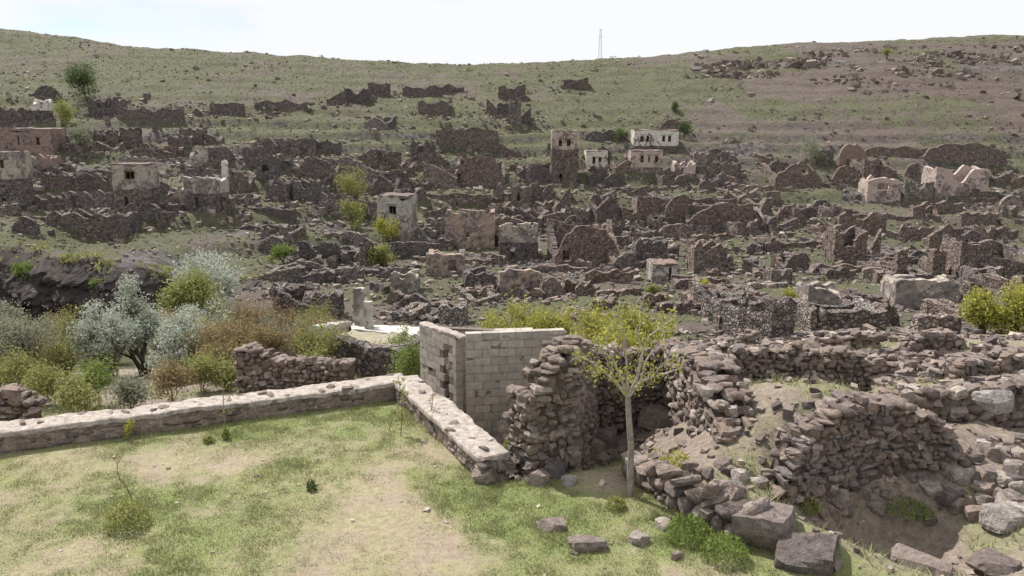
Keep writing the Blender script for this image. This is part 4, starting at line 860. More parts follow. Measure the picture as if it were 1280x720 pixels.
# -- lattice mast on the ridge
mp_ = np.array([0, 0, 0.]); Ym = 222.; mb = atY(750, 74, Ym); mz = float(gz(mb[0], Ym)); mt = atY(750, 36, Ym)[2]
mast = empty('lattice_mast', (mb[0], Ym, mz)); tag(mast, 'slender steel lattice mast on the skyline', 'mast')
def bars(name, segs, r, parent, mat, sides=4):
    V = []; F = []
    for a, b in segs:
        a, b = np.array(a, float), np.array(b, float); d = b - a; d /= np.linalg.norm(d); s = np.cross(d, [.3, .5, .8]); s /= np.linalg.norm(s); q = np.cross(d, s); k = len(V)
        for e in (a, b):
            for i in range(sides): an = 2 * math.pi * i / sides; V.append(e + r * (math.cos(an) * s + math.sin(an) * q))
        for i in range(sides): F.append((k + i, k + (i + 1) % sides, k + sides + (i + 1) % sides, k + sides + i))
    return link(name, mesh(name, np.array(V), np.array(F), mat), parent)
Hm = mt - mz; legs = []; br = []
cw = lambda z: .3 * (1 - z / Hm) + .14
for sx, sy in ((-1, -1), (1, -1), (1, 1), (-1, 1)): bars('leg', [((sx * cw(0), sy * cw(0), -.5), (sx * cw(Hm), sy * cw(Hm), Hm))], .035, mast, M['steel'])
for k in range(8):
    z0, z1 = Hm * k / 8, Hm * (k + 1) / 8
    for (ax, ay), (bx_, by_) in (((-1, -1), (1, -1)), ((1, -1), (1, 1)), ((1, 1), (-1, 1)), ((-1, 1), (-1, -1))): br.append(((ax * cw(z0), ay * cw(z0), z0), (bx_ * cw(z1), by_ * cw(z1), z1)))
bars('bracing', br, .018, mast, M['steel']); bars('crossarm', [((-.6, 0, Hm * .97), (.6, 0, Hm * .97))], .04, mast, M['steel']); bars('crossarm', [((-.7, 0, Hm * .75), (.7, 0, Hm * .75))], .04, mast, M['steel'])
print('built', time.time() - T0)
# ------------------------------------------------------------------ trees and shrubs
def tubes(segs, sides=5):
    A = np.array([s[0] for s in segs]); B = np.array([s[1] for s in segs]); ra = np.array([s[2] for s in segs]); rb_ = np.array([s[3] for s in segs])
    d = B - A; d /= np.maximum(np.linalg.norm(d, axis=1), 1e-6)[:, None]; up = np.where(abs(d[:, 2:3]) > .9, [[1., 0, 0]], [[0, 0, 1.]])
    s = np.cross(d, up); s /= np.linalg.norm(s, axis=1)[:, None]; q = np.cross(d, s); V = []
    for P, rad in ((A, ra), (B, rb_)):
        for i in range(sides): an = 2 * math.pi * i / sides; V.append(P + rad[:, None] * (math.cos(an) * s + math.sin(an) * q))
    V = np.stack(V, 1); n = len(segs); base = np.arange(n)[:, None] * 2 * sides; F = []
    for i in range(sides): F.append(base + np.array([[i, (i + 1) % sides, sides + (i + 1) % sides, sides + i]]))
    return V.reshape(-1, 3), np.concatenate(F)
def grow(r, p, d, ln, rad, lvl, maxl, out, spread=.6, up=.25, nch=(3, 4), k=4, shrink=.68):
    pts = [np.array(p, float)]; d = np.array(d, float)
    for i in range(k):
        d = d + r.normal(size=3) * .13 + np.array([0, 0, up * .25]); d /= np.linalg.norm(d); pts.append(pts[-1] + d * ln / k)
    for i in range(k):
        r0, r1 = rad * (1 - .45 * i / k), rad * (1 - .45 * (i + 1) / k); out.append((pts[i], pts[i + 1], r0, r1, lvl))
    if lvl >= maxl: return
    for c in range(r.integers(nch[0], nch[1] + 1)):
        a = r.uniform(.45, 1.0) if c else 1.0; q = pts[min(k, max(1, int(round(a * k))))]
        nd = d + r.normal(size=3) * spread; nd[2] += up * .5; nd /= np.linalg.norm(nd)
        grow(r, q, nd, ln * shrink * r.uniform(.75, 1.15), rad * .55, lvl + 1, maxl, out, spread, up, nch, k, shrink)
def leaves(r, segs, n, size, off, minl, aspect=.4):
    S = [s for s in segs if s[4] >= minl]; i = r.integers(0, len(S), n); A = np.array([s[0] for s in S])[i]; B = np.array([s[1] for s in S])[i]
    P = A + (B - A) * r.random((n, 1)) + r.normal(size=(n, 3)) * off
    a = r.normal(size=(n, 3)); a /= np.linalg.norm(a, axis=1)[:, None]; b = np.cross(a, r.normal(size=(n, 3))); b /= np.maximum(np.linalg.norm(b, axis=1), 1e-6)[:, None]
    L_ = (size * r.uniform(.6, 1.4, n))[:, None]; Wd = L_ * aspect
    V = np.stack([P - a * L_ / 2, P + b * Wd / 2, P + a * L_ / 2, P - b * Wd / 2], 1)
    return V.reshape(-1, 3), np.arange(n * 4).reshape(n, 4)
LM = {'silver': leaf_mat('silver_leaves', (.20, .23, .17), (.50, .53, .45)), 'olive': leaf_mat('olive_leaves', (.15, .17, .05), (.33, .34, .12)), 'yellow': leaf_mat('yellow_green_leaves', (.20, .21, .04), (.44, .43, .10)),
      'darkleaf': leaf_mat('dark_green_leaves', (.035, .06, .018), (.11, .15, .05)), 'rust': leaf_mat('rusty_brush_leaves', (.18, .135, .075), (.33, .26, .13)), 'greyg': leaf_mat('grey_green_leaves', (.14, .16, .10), (.31, .32, .23)), 'green': leaf_mat('fresh_green_leaves', (.09, .14, .03), (.24, .30, .08))}
BK = {'dark': bark_mat('dark_bark', (.10, .08, .07)), 'pale': bark_mat('pale_bark', (.27, .23, .20)), 'white': bark_mat('whitish_bark', (.40, .36, .33)), 'rust': bark_mat('rusty_twigs', (.24, .17, .12))}
TN = [0]
def tree(name, label, pos, H, leafm, barkm='dark', nleaf=6000, lsize=.12, trunks=1, spread=.6, maxl=3, up=.25, off=.18, cat='tree', rad=None, group=None, lean=.25, ln0=.38, nch=(3, 4), asp=.4, minl=2, shrink=.68):
    TN[0] += 1; r = np.random.default_rng(5000 + TN[0]); segs = []; pos = np.array(pos, float)
    for k in range(trunks):
        d = np.array([r.normal() * lean, r.normal() * lean, 1.]); d /= np.linalg.norm(d)
        grow(r, r.normal(size=3) * np.array([.12, .12, 0]) * (trunks > 1) * H * .25, d, H * ln0 * r.uniform(.8, 1.15), (rad or H * .028) / (trunks ** .5), 0, maxl, segs, spread, up, nch, 4, shrink)
    zm = max(s[1][2] for s in segs); f = H / zm; segs = [(s[0] * f, s[1] * f, s[2], s[3], s[4]) for s in segs]
    e = empty(name, pos); tag(e, label, cat, group)
    V, F = tubes([(s[0] - (np.array([0, 0, .3]) if (s[4] == 0 and s[0][2] < .05) else 0), s[1], max(s[2], .004), max(s[3], .003)) for s in segs], 5); link('trunk', mesh('trunk', V, F, BK[barkm], True), e)
    if nleaf:
        V, F = leaves(r, segs, nleaf, lsize, off, max(minl, maxl), asp); link('crown', mesh('crown', V, F, LM[leafm]), e)
    return e
def tree_px(name, label, px, pyb, pyt, Y, leafm, **k):
    """foot on the terrain at this distance, top reaching pyt"""
    p = atY(px, pyb, Y); z = float(gz(p[0], Y)); H = atY(px, pyt, Y)[2] - z
    return tree(name, label, (p[0], Y, z), H, leafm, **k)
# silver willows and brush in the gorge behind the yard wall
tree_px('willow_tree', 'big silver willow with dark leaning trunk behind the yard wall', 185, 500, 352, 29, 'silver', nleaf=15000, lsize=.11, trunks=4, spread=.8, off=.14, rad=.2, ln0=.34, maxl=4, nch=(2, 4))
tree_px('willow_tree', 'grey thin-crowned willow at the picture edge behind the yard wall', 45, 500, 378, 27, 'greyg', nleaf=6000, lsize=.10, trunks=5, spread=.6, off=.14, barkm='pale', maxl=4, nch=(2, 3))
tree_px('willow_tree', 'small silver willow between the big willow and the rusty brush', 232, 500, 398, 27, 'silver', nleaf=7000, lsize=.11, trunks=4, spread=.7, off=.14, maxl=4, nch=(2, 3))
tree_px('willow_tree', 'pale silver willow in the gorge below the path', 275, 400, 322, 52, 'silver', nleaf=7000, lsize=.22, trunks=4, spread=.9, off=.45)
tree_px('willow_tree', 'pale green low willow between grey willow and big silver willow', 112, 500, 405, 28, 'greyg', nleaf=3600, lsize=.1, trunks=5, spread=.7, off=.13)
tree_px('olive_shrub', 'olive-green rounded shrub beside the pale silver willow', 240, 420, 345, 46, 'olive', nleaf=6000, lsize=.2, trunks=4, spread=.8, off=.35, cat='shrub')
for k, (px, pt, Y) in enumerate([(280, 372, 36), (320, 362, 38), (362, 362, 38), (395, 372, 36), (300, 392, 31), (345, 392, 30), (255, 395, 31), (380, 398, 30)]):
    tree_px('brush_shrub', ['tall', 'broad', 'dense', 'thin', 'low', 'sparse', 'edge', 'short'][k] + ' rusty-brown shrub in the brush thicket behind the yard wall', px, 470, pt, Y, 'rust' if k % 3 else 'olive', barkm='rust', nleaf=2200, lsize=.10, trunks=9, spread=.4, up=.5, off=.13, cat='shrub', group='rusty brush thicket', rad=.05, lean=.35)
for k, (px, pt, Y) in enumerate([(20, 440, 24), (70, 455, 23), (125, 450, 23), (215, 452, 23), (255, 440, 24), (165, 470, 22), (95, 470, 21), (285, 455, 24)]):
    tree_px('undergrowth_shrub', ['olive shrub at the picture edge behind the yard wall', 'low olive shrub behind the yard wall below the grey willow', 'bright green shrub behind the yard wall below the big willow', 'straw-coloured shrub beside the big willow trunk', 'dull olive shrub below the rusty brush', 'small grey weedy shrub at the big willow foot', 'low weedy shrub nearest the yard wall coping', 'thin olive shrub by the dark rubble wall'][k], px, 510, pt, Y, ['olive', 'olive', 'green', 'rust', 'olive', 'greyg', 'olive', 'olive'][k], barkm='rust', nleaf=2600, lsize=.09, trunks=6, spread=.5, up=.4, off=.16, cat='shrub', rad=.03, lean=.35)
ru = random.Random(31)
UW = ['grey twiggy', 'straw-coloured', 'olive', 'rusty', 'thin grey', 'pale olive']
for k in range(41):
    px = ru.uniform(-5, 400); Y = ru.uniform(24, 42); pt = ru.uniform(395, 455) - (Y - 24) * 1.5
    a = min([('the big silver willow', 185), ('the grey thin-crowned willow', 45), ('the dark rubble wall end', 300), ('the rusty brush thicket', 345), ('the small silver willow', 232), ('the pale low willow', 112)], key=lambda q_: abs(q_[1] - px))[0]
    tree_px('brush_shrub', f'{UW[k % 6]} {["low", "upright", "spreading", "ragged", "airy", "dense", "leaning"][k // 6]} bush in the gorge brush near {a}', px, 480, pt, Y, ['greyg', 'rust', 'olive', 'rust', 'greyg', 'olive'][k % 6], barkm='rust', nleaf=2400, lsize=.09, trunks=8, spread=.55, up=.4, off=.14, cat='shrub', group='gorge brush', rad=.05, lean=.35)
# yellow shrubs behind the block shed and dark room
for k, (px, pt, Y) in enumerate([(615, 385, 26), (655, 368, 25.5), (700, 376, 25), (742, 372, 24.5), (790, 374, 24.5), (822, 392, 24.5), (765, 398, 22.5)]):
    tree_px('yellow_shrub', ['edge', 'tall', 'feathery', 'dense', 'upright', 'last', 'low'][k] + ' yellow-green shrub ' + ['beside the shed corner', 'above the block shed', 'where shed meets stone ruin', 'behind the stone pillar', 'above the dark room', 'by the sunlit rubble wall', 'just behind the bare young tree'][k], px, 450, pt, Y, 'yellow', barkm='pale', nleaf=5200, lsize=.10, trunks=10, spread=.4, up=.55, off=.10, cat='shrub', group='yellow shrubs behind the ruins', rad=.045, lean=.3)
tree_px('yellow_shrub', 'bright green weed bush in the gap beside the block shed', 518, 470, 422, 22, 'green', barkm='rust', nleaf=2600, lsize=.08, trunks=7, spread=.4, up=.5, off=.14, cat='shrub', rad=.03)
tree_px('yellow_shrub', 'green weed bush growing in front of the white flat roof', 500, 440, 408, 26, 'green', barkm='rust', nleaf=1800, lsize=.08, trunks=6, spread=.4, up=.5, off=.16, cat='shrub', rad=.03)
# trees in the village
def vtree(px, pyb, pyt, leafm, label, n=2600, ls=.28, name='village_tree', **k):
    p, t = hit(px, pyb, 34); H = (pyb - pyt) / FPX * t
    return tree(name, label, p, H, leafm, nleaf=n, lsize=ls, **{**dict(trunks=3, spread=.7, off=H * .09, cat='tree' if H > 3.5 else 'shrub', rad=.12), **k})
vtree(110, 125, 82, 'darkleaf', 'dark green round-crowned tree near the skyline', 4200, .34, trunks=4, spread=.9)
vtree(78, 158, 126, 'olive', 'olive tree beside the small whitewashed hut'); vtree(100, 190, 158, 'greyg', 'grey-green tree below the small whitewashed hut')
vtree(443, 262, 208, 'olive', 'slim yellow-green poplar among dark ruins', 2400, .26, spread=.4); vtree(440, 285, 250, 'olive', 'low yellow-green tree at the poplar foot', 1800, .26)
vtree(483, 308, 272, 'yellow', 'yellow-green bush in front of the pale tower house', 1800, .24, spread=.5); vtree(478, 334, 305, 'olive', 'olive bush below the long terrace wall')
vtree(1020, 210, 172, 'greyg', 'silvery round bush on the brown slope', 2400, .28, spread=.8)
vtree(40, 372, 332, 'green', 'bright green bush on the gorge cliff face', 1800, .26); vtree(133, 375, 350, 'green', 'smaller bright green bush at the gorge cliff foot', 1400, .24)
vtree(1225, 432, 378, 'yellow', 'yellow-green willow on the slope near the picture edge', 4200, .16, trunks=5, spread=.8); vtree(1262, 455, 390, 'yellow', 'taller yellow-green willow at the picture edge', 4200, .16, trunks=5, spread=.8)
vtree(990, 385, 362, 'yellow', 'small yellow bush beside the pale plastered corner ruin', 1000, .16); vtree(875, 372, 350, 'yellow', 'small yellow bush below the grey pier house', 1000, .2); vtree(820, 372, 355, 'olive', 'little olive bush below the grey pier house piers', 900, .2)
vtree(855, 175, 152, 'darkleaf', 'dark shrub behind the long white house', 1200, .26); vtree(843, 140, 127, 'darkleaf', 'dark shrub on the slope above the long white house', 800, .26); vtree(1110, 74, 60, 'olive', 'olive bush just under the skyline', 900, .3); vtree(355, 330, 305, 'green', 'bright green bush beside the gorge path bend', 1500, .25); vtree(772, 178, 160, 'darkleaf', 'dark shrub between tower house and long white house', 900, .25)
vtree(1275, 385, 362, 'darkleaf', 'dark bush at the picture edge above the yellow willows', 900, .2)
# bare young tree in front of the rubble walls
bp = onz(787, 618, 0.0); e = empty('young_tree', (bp[0], bp[1], G(bp[0], bp[1]))); tag(e, 'bare young tree with pale forked branches before the rubble walls', 'tree')
Yb = bp[1]; ref = np.array(e.location)
def q(px, py, dy=0.): return atY(px, py, Yb + dy) - ref
segs = []
def limb(pts, r0, r1, sub=True, lv=1):
    n = len(pts) - 1
    for i in range(n):
        a, b = (.95 if lv else .95) * (r0 + (r1 - r0) * i / n), (.95 if lv else .95) * (r0 + (r1 - r0) * (i + 1) / n); segs.append((pts[i], pts[i + 1], a, b, lv))
limb([q(787, 640), q(787, 618), q(788, 606), q(788, 585), q(789, 560), q(786, 520), q(785, 497)], .075, .048, lv=0)
limb([q(785, 497), q(770, 478, .1), q(752, 462, .2), q(735, 450, .3), q(722, 446, .3)], .034, .008); limb([q(785, 497), q(775, 470, -.1), q(762, 440, -.2), q(757, 425, -.2)], .03, .008); limb([q(785, 497), q(784, 465, .2), q(782, 435, .3), q(779, 410, .3)], .03, .007)
limb([q(785, 497), q(797, 470, -.1), q(803, 440, -.1), q(812, 420, -.2), q(836, 402, -.2)], .036, .008); limb([q(785, 497), q(800, 478, .2), q(815, 472, .3), q(835, 466, .3), q(846, 462, .3)], .032, .008); limb([q(803, 440, -.1), q(798, 420, 0), q(801, 400, .1)], .018, .006); limb([q(800, 478, .2), q(808, 450, .3), q(822, 430, .3), q(830, 415, .3)], .022, .006)
limb([q(770, 478, .1), q(758, 448, 0), q(748, 430, -.1)], .016, .005); limb([q(752, 462, .2), q(742, 468, .3), q(733, 458, .3)], .012, .005); limb([q(815, 472, .3), q(828, 455, .2), q(838, 448, .2)], .014, .005); limb([q(782, 435, .3), q(772, 420, .4), q(768, 405, .4)], .012, .005)
r = np.random.default_rng(42); tw = []
for s in [s for s in segs if s[4] == 1]:
    for k in range(4):
        d = (s[1] - s[0]); d = d / np.linalg.norm(d) + r.normal(size=3) * .5; d[2] += .3; d /= np.linalg.norm(d); a = s[0] + (s[1] - s[0]) * r.random(); l = r.uniform(.12, .3); b = a + d * l * .5 + r.normal(size=3) * .02
        tw += [(a, b, .006, .005, 2), (b, b + (d + r.normal(size=3) * .2) * l * .5, .005, .003, 2)]
V, F = tubes([s for s in segs if s[4] == 0], 9); link('trunk', mesh('trunk', V, F, BK['pale'], True), e)
V, F = tubes([s for s in segs if s[4]], 7); link('branches', mesh('branches', V, F, BK['white'], True), e)
V, F = tubes(tw, 4); link('twigs', mesh('twigs', V, F, BK['white'], True), e)['kind'] = 'stuff'
V, F = leaves(r, tw, 1100, .058, .07, 2, .6); link('crown', mesh('crown', V, F, LM['yellow']), e)

# saplings and plants in the yard
def sapling(px, py, pyt, label, leafm='olive', n=90, lean=.08, ls=.05, rad=.012, bends=None, leaf_from=.35):
    p, t = hit(px, py); H = (py - pyt) / FPX * t / .95; r = np.random.default_rng(int(px * 7 + py)); e = empty('sapling', p); tag(e, label, 'sapling')
    pts = [np.array([0, 0, -.05])]; d = np.array([r.normal() * lean, r.normal() * lean, 1.]); k = 7
    for i in range(k):
        d = d + r.normal(size=3) * .10 + (np.array(bends[i]) if bends else 0); d /= np.linalg.norm(d); pts.append(pts[-1] + d * H / k)
    segs = [(pts[i], pts[i + 1], rad * (1 - .6 * i / k), rad * (1 - .6 * (i + 1) / k), i) for i in range(k)]
    for i in range(int(k * leaf_from), k):
        for j in range(2):
            dd = r.normal(size=3); dd[2] = abs(dd[2]) * .6 + .3; dd /= np.linalg.norm(dd); segs.append((pts[i], pts[i] + dd * H * .14, rad * .35, rad * .2, 99))
    V, F = tubes(segs, 5); link('stem', mesh('stem', V, F, BK['rust'], True), e)
    if n: V, F = leaves(r, segs, n, ls, .035, 99, .5); link('foliage', mesh('foliage', V, F, LM[leafm]), e)
sapling(283, 545, 447, 'thin staked sapling standing before the long yard wall', 'olive', 70)
sapling(501, 546, 470, 'leafy sapling in the corner of the yard wall', 'olive', 190, ls=.06); sapling(486, 540, 505, 'short thin sapling beside the leafy corner sapling', 'olive', 25); sapling(536, 540, 488, 'small sapling against the short arm of the yard wall', 'olive', 70)
sapling(165, 640, 562, 'bare bent twig rising from the tuft of weeds', 'olive', 6, bends=[(-.1, 0, 0), (-.15, 0, 0), (-.25, 0, 0), (-.3, 0, 0), (.1, 0, 0), (.5, 0, 0), (.5, 0, 0)], rad=.014)
sapling(160, 552, 522, 'yellow-leaved seedling at the foot of the long yard wall', 'yellow', 160, lean=.5, ls=.06); sapling(772, 540, 515, 'little yellow plant on the lip of the dark room', 'yellow', 60, ls=.06); sapling(725, 566, 545, 'yellow seedling among the pillar fieldstones', 'yellow', 90, ls=.06, lean=.5)
# weed tufts
def tuft(px, py, wpx, hpx, label, leafm='olive', n=260, name='weed_tuft'):
    p, t = hit(px, py); wd = wpx / FPX * t / 2; H = hpx / FPX * t; r = np.random.default_rng(int(px * 13 + py)); e = None
    n = int(n * 2.2); a = r.uniform(0, 6.28, n); rad = wd * np.sqrt(r.random(n)); hz_ = H * (1 - (rad / wd) ** 2 * .7) * r.random(n) ** .7
    P = np.stack([np.cos(a) * rad, np.sin(a) * rad, hz_ - .01], 1); u1 = r.normal(size=(n, 3)); u1[:, 2] = abs(u1[:, 2]) + .4; u1 /= np.linalg.norm(u1, axis=1)[:, None]; u2 = np.cross(u1, r.normal(size=(n, 3))); u2 /= np.linalg.norm(u2, axis=1)[:, None]
    ls = (.05 * t / 13 * r.uniform(.6, 1.6, n))[:, None]; B = P; s = u2 * ls * .22; tip = P + u1 * ls * 1.3
    V = np.stack([B - s, B + s, tip], 1).reshape(-1, 3); o = link(name, mesh(name, V, np.arange(n * 3).reshape(n, 3), LM[leafm]), loc=p); tag(o, label, 'weeds', None, 'thing')
tuft(160, 660, 54, 40, 'dense tuft of weeds round the bent twig', 'olive', 420); tuft(389, 614, 13, 16, 'small dark green plant alone in the yard', 'darkleaf', 50); tuft(283, 552, 9, 18, 'dark grass tuft at the foot of the staked sapling', 'green', 60); tuft(262, 556, 14, 7, 'low dark weeds beside the staked sapling', 'olive', 60)
tuft(860, 680, 60, 34, 'tall fresh green weeds at the retaining wall foot', 'green', 420); tuft(905, 700, 60, 36, 'fresh green weeds below the big square boulder', 'green', 420); tuft(640, 575, 26, 40, 'straw-coloured weeds between yard wall and rubble pillar', 'olive', 200); tuft(845, 590, 50, 26, 'yellowish weeds on the earth bank by the young tree', 'yellow', 220); tuft(770, 640, 26, 16, 'weeds at the foot of the bare young tree', 'olive', 140)
tuft(1010, 640, 30, 20, 'dry weeds beside the big square boulder', 'olive', 160); tuft(1130, 655, 60, 16, 'grass tuft on the mound below the hump wall', 'green', 240)

# ------------------------------------------------------------------ grass, rubble and scrub that nobody could count
def blades(n, xs, ys, hmin, hmax, wd, name, matx, attr):
    r = np.random.default_rng(len(xs)); z = gz(xs, ys); a = r.uniform(0, 6.28, n); h = r.uniform(hmin, hmax, n) * (0.5 + attr) * (.6 + .9 * sst(.3, .8, fbm(xs * 3.5, ys * 3.5, 3, 777)))
    B = np.stack([xs, ys, z - .01], 1); s = np.stack([np.cos(a), np.sin(a), a * 0], 1) * (wd * r.uniform(.6, 1.5, n))[:, None]; tip = B + np.stack([r.normal(size=n) * .5 * h, r.normal(size=n) * .5 * h, h], 1)
    V = np.stack([B - s, B + s, tip], 1).reshape(-1, 3)
    return tag(link(name, mesh(name, V, np.arange(n * 3).reshape(n, 3), matx, False, {'green': np.repeat(attr, 3)})), kind='stuff')
def grass_mat():
    m = Mat('yard_grass_blades', .8); g = m.attr('green'); rnd = m.geo.outputs['Random Per Island']
    dry = m.mix(rnd, (.30, .26, .165), (.52, .47, .325)); gr = m.mix(rnd, (.15, .175, .068), (.345, .37, .17))
    f = m.ramp(m.math('ADD', g, m.math('MULTIPLY', m.math('SUBTRACT', rnd, .5), .5)), [(.1, (0, 0, 0)), (1., (1, 1, 1))])
    c = m.mix(f, dry, gr); m.color(c); t = m.N.new('ShaderNodeBsdfTranslucent'); m.L(c, t.inputs[0]); x = m.N.new('ShaderNodeMixShader'); x.inputs[0].default_value = .3
    m.L(m.b.outputs[0], x.inputs[1]); m.L(t.outputs[0], x.inputs[2]); m.L(x.outputs[0], m.N['Material Output'].inputs[0]); return m.m
M['blade'] = grass_mat()
N = 760000; xs = rng.uniform(-14, 9, N); ys = rng.uniform(8.5, 19, N); sd = poly_sd(xs, ys, YARD); ok = (sd < .25) & (np.abs(xs) < ys * .70 + .3); xs, ys = xs[ok], ys[ok]; at_ = yard_green(xs, ys)
ok = rng.random(len(xs)) < .35 + .65 * at_; xs, ys, at_ = xs[ok], ys[ok], at_[ok]
blades(len(xs), xs, ys, .018, .05, .0065, 'yard_grass', M['blade'], at_)
N = 9000; xs = rng.uniform(-14, 7, N); ys = rng.uniform(8.5, 19, N); sd = poly_sd(xs, ys, YARD); ok = (sd < .3) & (rng.random(N) < .15 + .85 * (fbm(xs * 1.2, ys * 1.2, 3, 779) > .52) + (sd > -.35)); xs, ys = xs[ok], ys[ok]
blades(len(xs), xs, ys, .07, .17, .006, 'yard_dry_stems', M['blade'], np.clip(yard_green(xs, ys) * .6, 0, 1))
N = 110000; xs = rng.uniform(-14, 16, N); ys = rng.uniform(9, 32, N); sd = poly_sd(xs, ys, YARD); gg = sst(.45, .65, fbm(xs * .5, ys * .5, 4, 99)); ok = (sd > .3) & (rng.random(N) < gg * .9 + .05) & (np.abs(xs) < ys * .7); xs, ys = xs[ok], ys[ok]
blades(len(xs), xs, ys, .05, .16, .010, 'bank_grass', M['blade'], np.clip(gg[ok] * .8, 0, 1))
def stones_stuff(name, P, S, mat, seed=0, flat=.65):
    r = np.random.default_rng(seed); n = len(P); c = np.array([(x, y, z) for x in (-1, 1) for y in (-1, 1) for z in (-1, 1)], float)
    V = c[None] * (1 + r.uniform(-.35, .25, (n, 8, 3))); V *= (S[:, None] * r.uniform(.7, 1.3, (n, 3)) * [1, 1, flat])[:, None]; a = r.uniform(0, 6.28, n); ca, sa = np.cos(a)[:, None], np.sin(a)[:, None]
    tl = r.normal(size=(n, 1)) * .3
    X = V[:, :, 0] * ca - V[:, :, 1] * sa; Yv = V[:, :, 0] * sa + V[:, :, 1] * ca; Z = V[:, :, 2] + tl * V[:, :, 0]; V = np.stack([X, Yv, Z], -1) + P[:, None]
    f = np.array([(0, 1, 3, 2), (4, 6, 7, 5), (0, 4, 5, 1), (2, 3, 7, 6), (0, 2, 6, 4), (1, 5, 7, 3)]); F = (np.arange(n)[:, None, None] * 8 + f).reshape(-1, 4)
    return tag(link(name, mesh(name, V.reshape(-1, 3), F, mat)), kind='stuff')
def varied_rock():
    m = Mat('rubble_rock'); n1 = m.noise(4, 6, .65)
    c = m.mix(1., m.ramp(n1, [(.3, (.12, .10, .095)), (.55, (.215, .18, .165)), (.8, (.31, .275, .25))]), m.ramp(m.geo.outputs['Random Per Island'], [(0, (.5, .5, .52)), (.6, (1, .96, .93)), (.93, (1.3, 1.25, 1.2)), (1, (2.0, 1.95, 1.9))]), 'MULTIPLY'); m.bump(n1, .6, .08); return m.color(c)
M['rubble'] = varied_rock()
# hillside rubble: round the ruins, and in drifts between them
RP = np.array(RUINPOS); n1 = 15000; i = rng.integers(0, len(RP), n1); x = RP[i, 0] + rng.normal(size=n1) * (RP[i, 2] * .45 + 1.0); y = RP[i, 1] + rng.normal(size=n1) * 2.2 - .3
n2 = 11000; x2 = rng.uniform(-110, 110, n2); y2 = rng.uniform(36, 160, n2); x = np.r_[x, x2]; y = np.r_[y, y2]
kk = np.r_[np.ones(n1), (fbm(x2 * .12, y2 * .16, 4, 88) > .54) * 1.]; ok = (kk > 0) & (np.abs(x) < y * .72) & (y > 34); x, y = x[ok], y[ok]; S = np.clip(rng.lognormal(-2.05, .5, len(x)), .06, .42) * np.clip(y / 90, .6, 1.15)
stones_stuff('hillside_rubble', np.stack([x, y, gz(x, y) + S * .2], 1), S, M['rubble'], 3, .85)
x = rng.uniform(-170, 170, 4000); y = rng.uniform(140, 222, 4000); d = fbm(x * .08, y * .1, 4, 201); ok = (d > .53) & (np.abs(x) < y * .72); x, y = x[ok], y[ok]; S = np.clip(rng.lognormal(-1.9, .5, len(x)), .1, .6)
stones_stuff('upland_stones', np.stack([x, y, gz(x, y) + S * .15], 1), S, M['rubble'], 4, .5)
n_ = 2600; az_ = rng.uniform(.22, .62, n_); y = rng.normal(192, 9, n_); x = az_ * y; d = fbm(x * .09, y * .2, 4, 611); ok = d > .50; x, y = x[ok], y[ok]; S = np.clip(rng.lognormal(-1.35, .5, len(x)), .12, 1.0)
stones_stuff('ridge_outcrop', np.stack([x, y, gz(x, y) + S * .15], 1), S, M['rubble'], 14, .7)
# cliff blocks in the gorge
x = rng.uniform(-62, -24, 1200); y = cliffline(x) - 2.2 + rng.normal(size=1200) * 1.2; S = np.clip(rng.lognormal(-1.6, .45, 1200), .1, .5); M['cliff'] = stone_mat('gorge_rock', (.085, .072, .068), 5, .4, .35)
stones_stuff('gorge_rocks', np.stack([x, y, gz(x, y)], 1), S, M['cliff'], 5, 1.0)
# small rubble on the near slope
x = rng.uniform(0, 26, 20000); y = rng.uniform(9.5, 40, 20000); sd = poly_sd(x, y, YARD); d = fbm(x * .6, y * .6, 3, 301); ok = (sd > .15) & (d > .40 + .12 * sst(18, 24, y)) & (x < y * .7) & ((y > 16.5) | (rng.random(len(x)) < .55)); x, y = x[ok], y[ok]; S = np.clip(rng.lognormal(-3.0, .5, len(x)), .02, .14) * np.clip(y / 18, .7, 1.2)
stones_stuff('bank_rubble', np.stack([x, y, gz(x, y) + S * .2], 1), S, M['rubble'], 6, .9)
x = rng.uniform(-13, 6, 130); y = rng.uniform(9, 18, 130); sd = poly_sd(x, y, YARD); ok = sd < -.2; x, y = x[ok], y[ok]; S = np.clip(rng.lognormal(-3.9, .4, len(x)), .012, .05); M['chip'] = stone_mat('pale_chips', (.5, .47, .43), 9, .4, .1)
stones_stuff('yard_stone_chips', np.stack([x, y, gz(x, y) + S * .3], 1), S, M['chip'], 8)
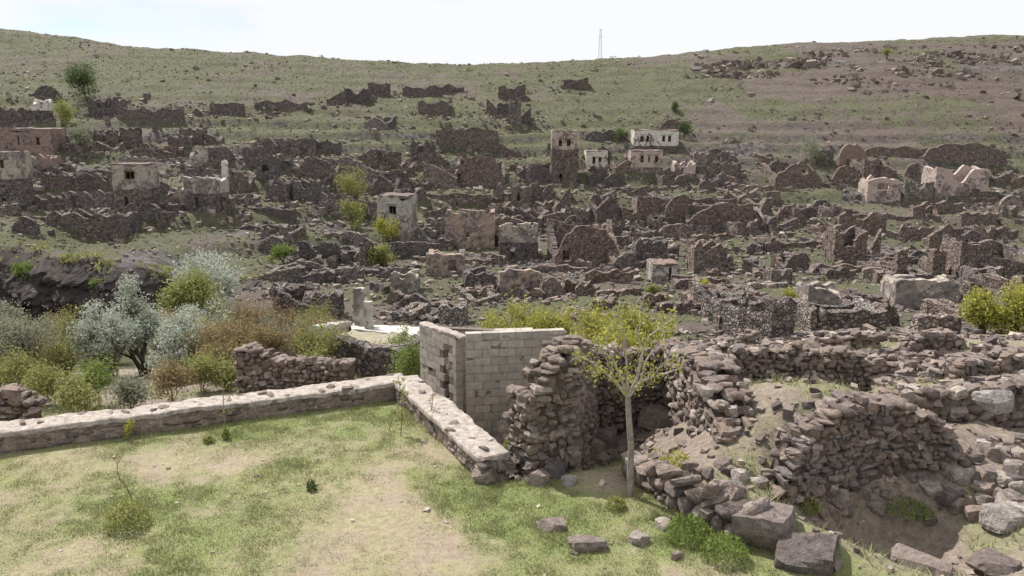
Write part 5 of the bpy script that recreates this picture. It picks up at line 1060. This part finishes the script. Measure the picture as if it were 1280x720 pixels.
# scrub and grass tufts over the hillside
n = 70000; x = rng.uniform(-160, 160, n); y = rng.uniform(36, 222, n); ok = np.abs(x) < y * .72; x, y = x[ok], y[ok]; g0, r0, k0 = hill_cover(x, y); ok = rng.random(len(x)) < g0 * .9 + .1; x, y, g0 = x[ok], y[ok], g0[ok]; n = len(x)
m = Mat('hillside_grass', .9); rnd = m.geo.outputs['Random Per Island']; M['hgrass'] = m.color(m.mix(rnd, (.085, .088, .048), (.19, .188, .105)))
z = gz(x, y); a = rng.uniform(0, 6.28, n); h = rng.uniform(.06, .2, n); wd = rng.uniform(.10, .28, n); B = np.stack([x, y, z - .05], 1); s = np.stack([np.cos(a), np.sin(a), a * 0], 1) * wd[:, None]; tip = B + np.stack([rng.normal(size=n) * .1, rng.normal(size=n) * .1, h + .05], 1)
tag(link('hillside_grass', mesh('hillside_grass', np.stack([B - s, B + s, tip], 1).reshape(-1, 3), np.arange(n * 3).reshape(n, 3), M['hgrass'])), kind='stuff')
nb = 800; x = rng.uniform(-150, 150, nb); y = rng.uniform(60, 218, nb); ok = (np.abs(x) < y * .72) & (fbm(x * .06, y * .06, 3, 401) > .47); x, y = x[ok], y[ok]; nb = len(x); per = 26; P = np.repeat(np.stack([x, y, gz(x, y)], 1), per, 0); sz = np.repeat(np.clip(rng.lognormal(-1.0, .4, nb), .2, .9), per)
n = len(P); P = P + rng.normal(size=(n, 3)) * sz[:, None] * [.55, .55, .3] + np.stack([sz * 0, sz * 0, sz * .4], 1); a = rng.normal(size=(n, 3)); b = rng.normal(size=(n, 3)); k = (sz * .35)[:, None]
tag(link('hillside_scrub', mesh('hillside_scrub', np.stack([P, P + a * k, P + b * k], 1).reshape(-1, 3), np.arange(n * 3).reshape(n, 3), leaf_mat('scrub_leaves', (.08, .085, .045), (.2, .2, .11), .2))), kind='stuff')
nb = 240; x = rng.uniform(-60, -24, nb); y = cliffline(x) + rng.uniform(-2.5, 2.5, nb); per = 30; P = np.repeat(np.stack([x, y, gz(x, y) + .3], 1), per, 0); sz = np.repeat(np.clip(rng.lognormal(-.9, .4, nb), .2, .8), per); n = len(P)
P = P + rng.normal(size=(n, 3)) * sz[:, None] * [.7, .5, .35]; k = (sz * .3)[:, None]
tag(link('gorge_scrub', mesh('gorge_scrub', np.stack([P, P + rng.normal(size=(n, 3)) * k, P + rng.normal(size=(n, 3)) * k], 1).reshape(-1, 3), np.arange(n * 3).reshape(n, 3), LM['olive'])), kind='stuff')
print('done', time.time() - T0)
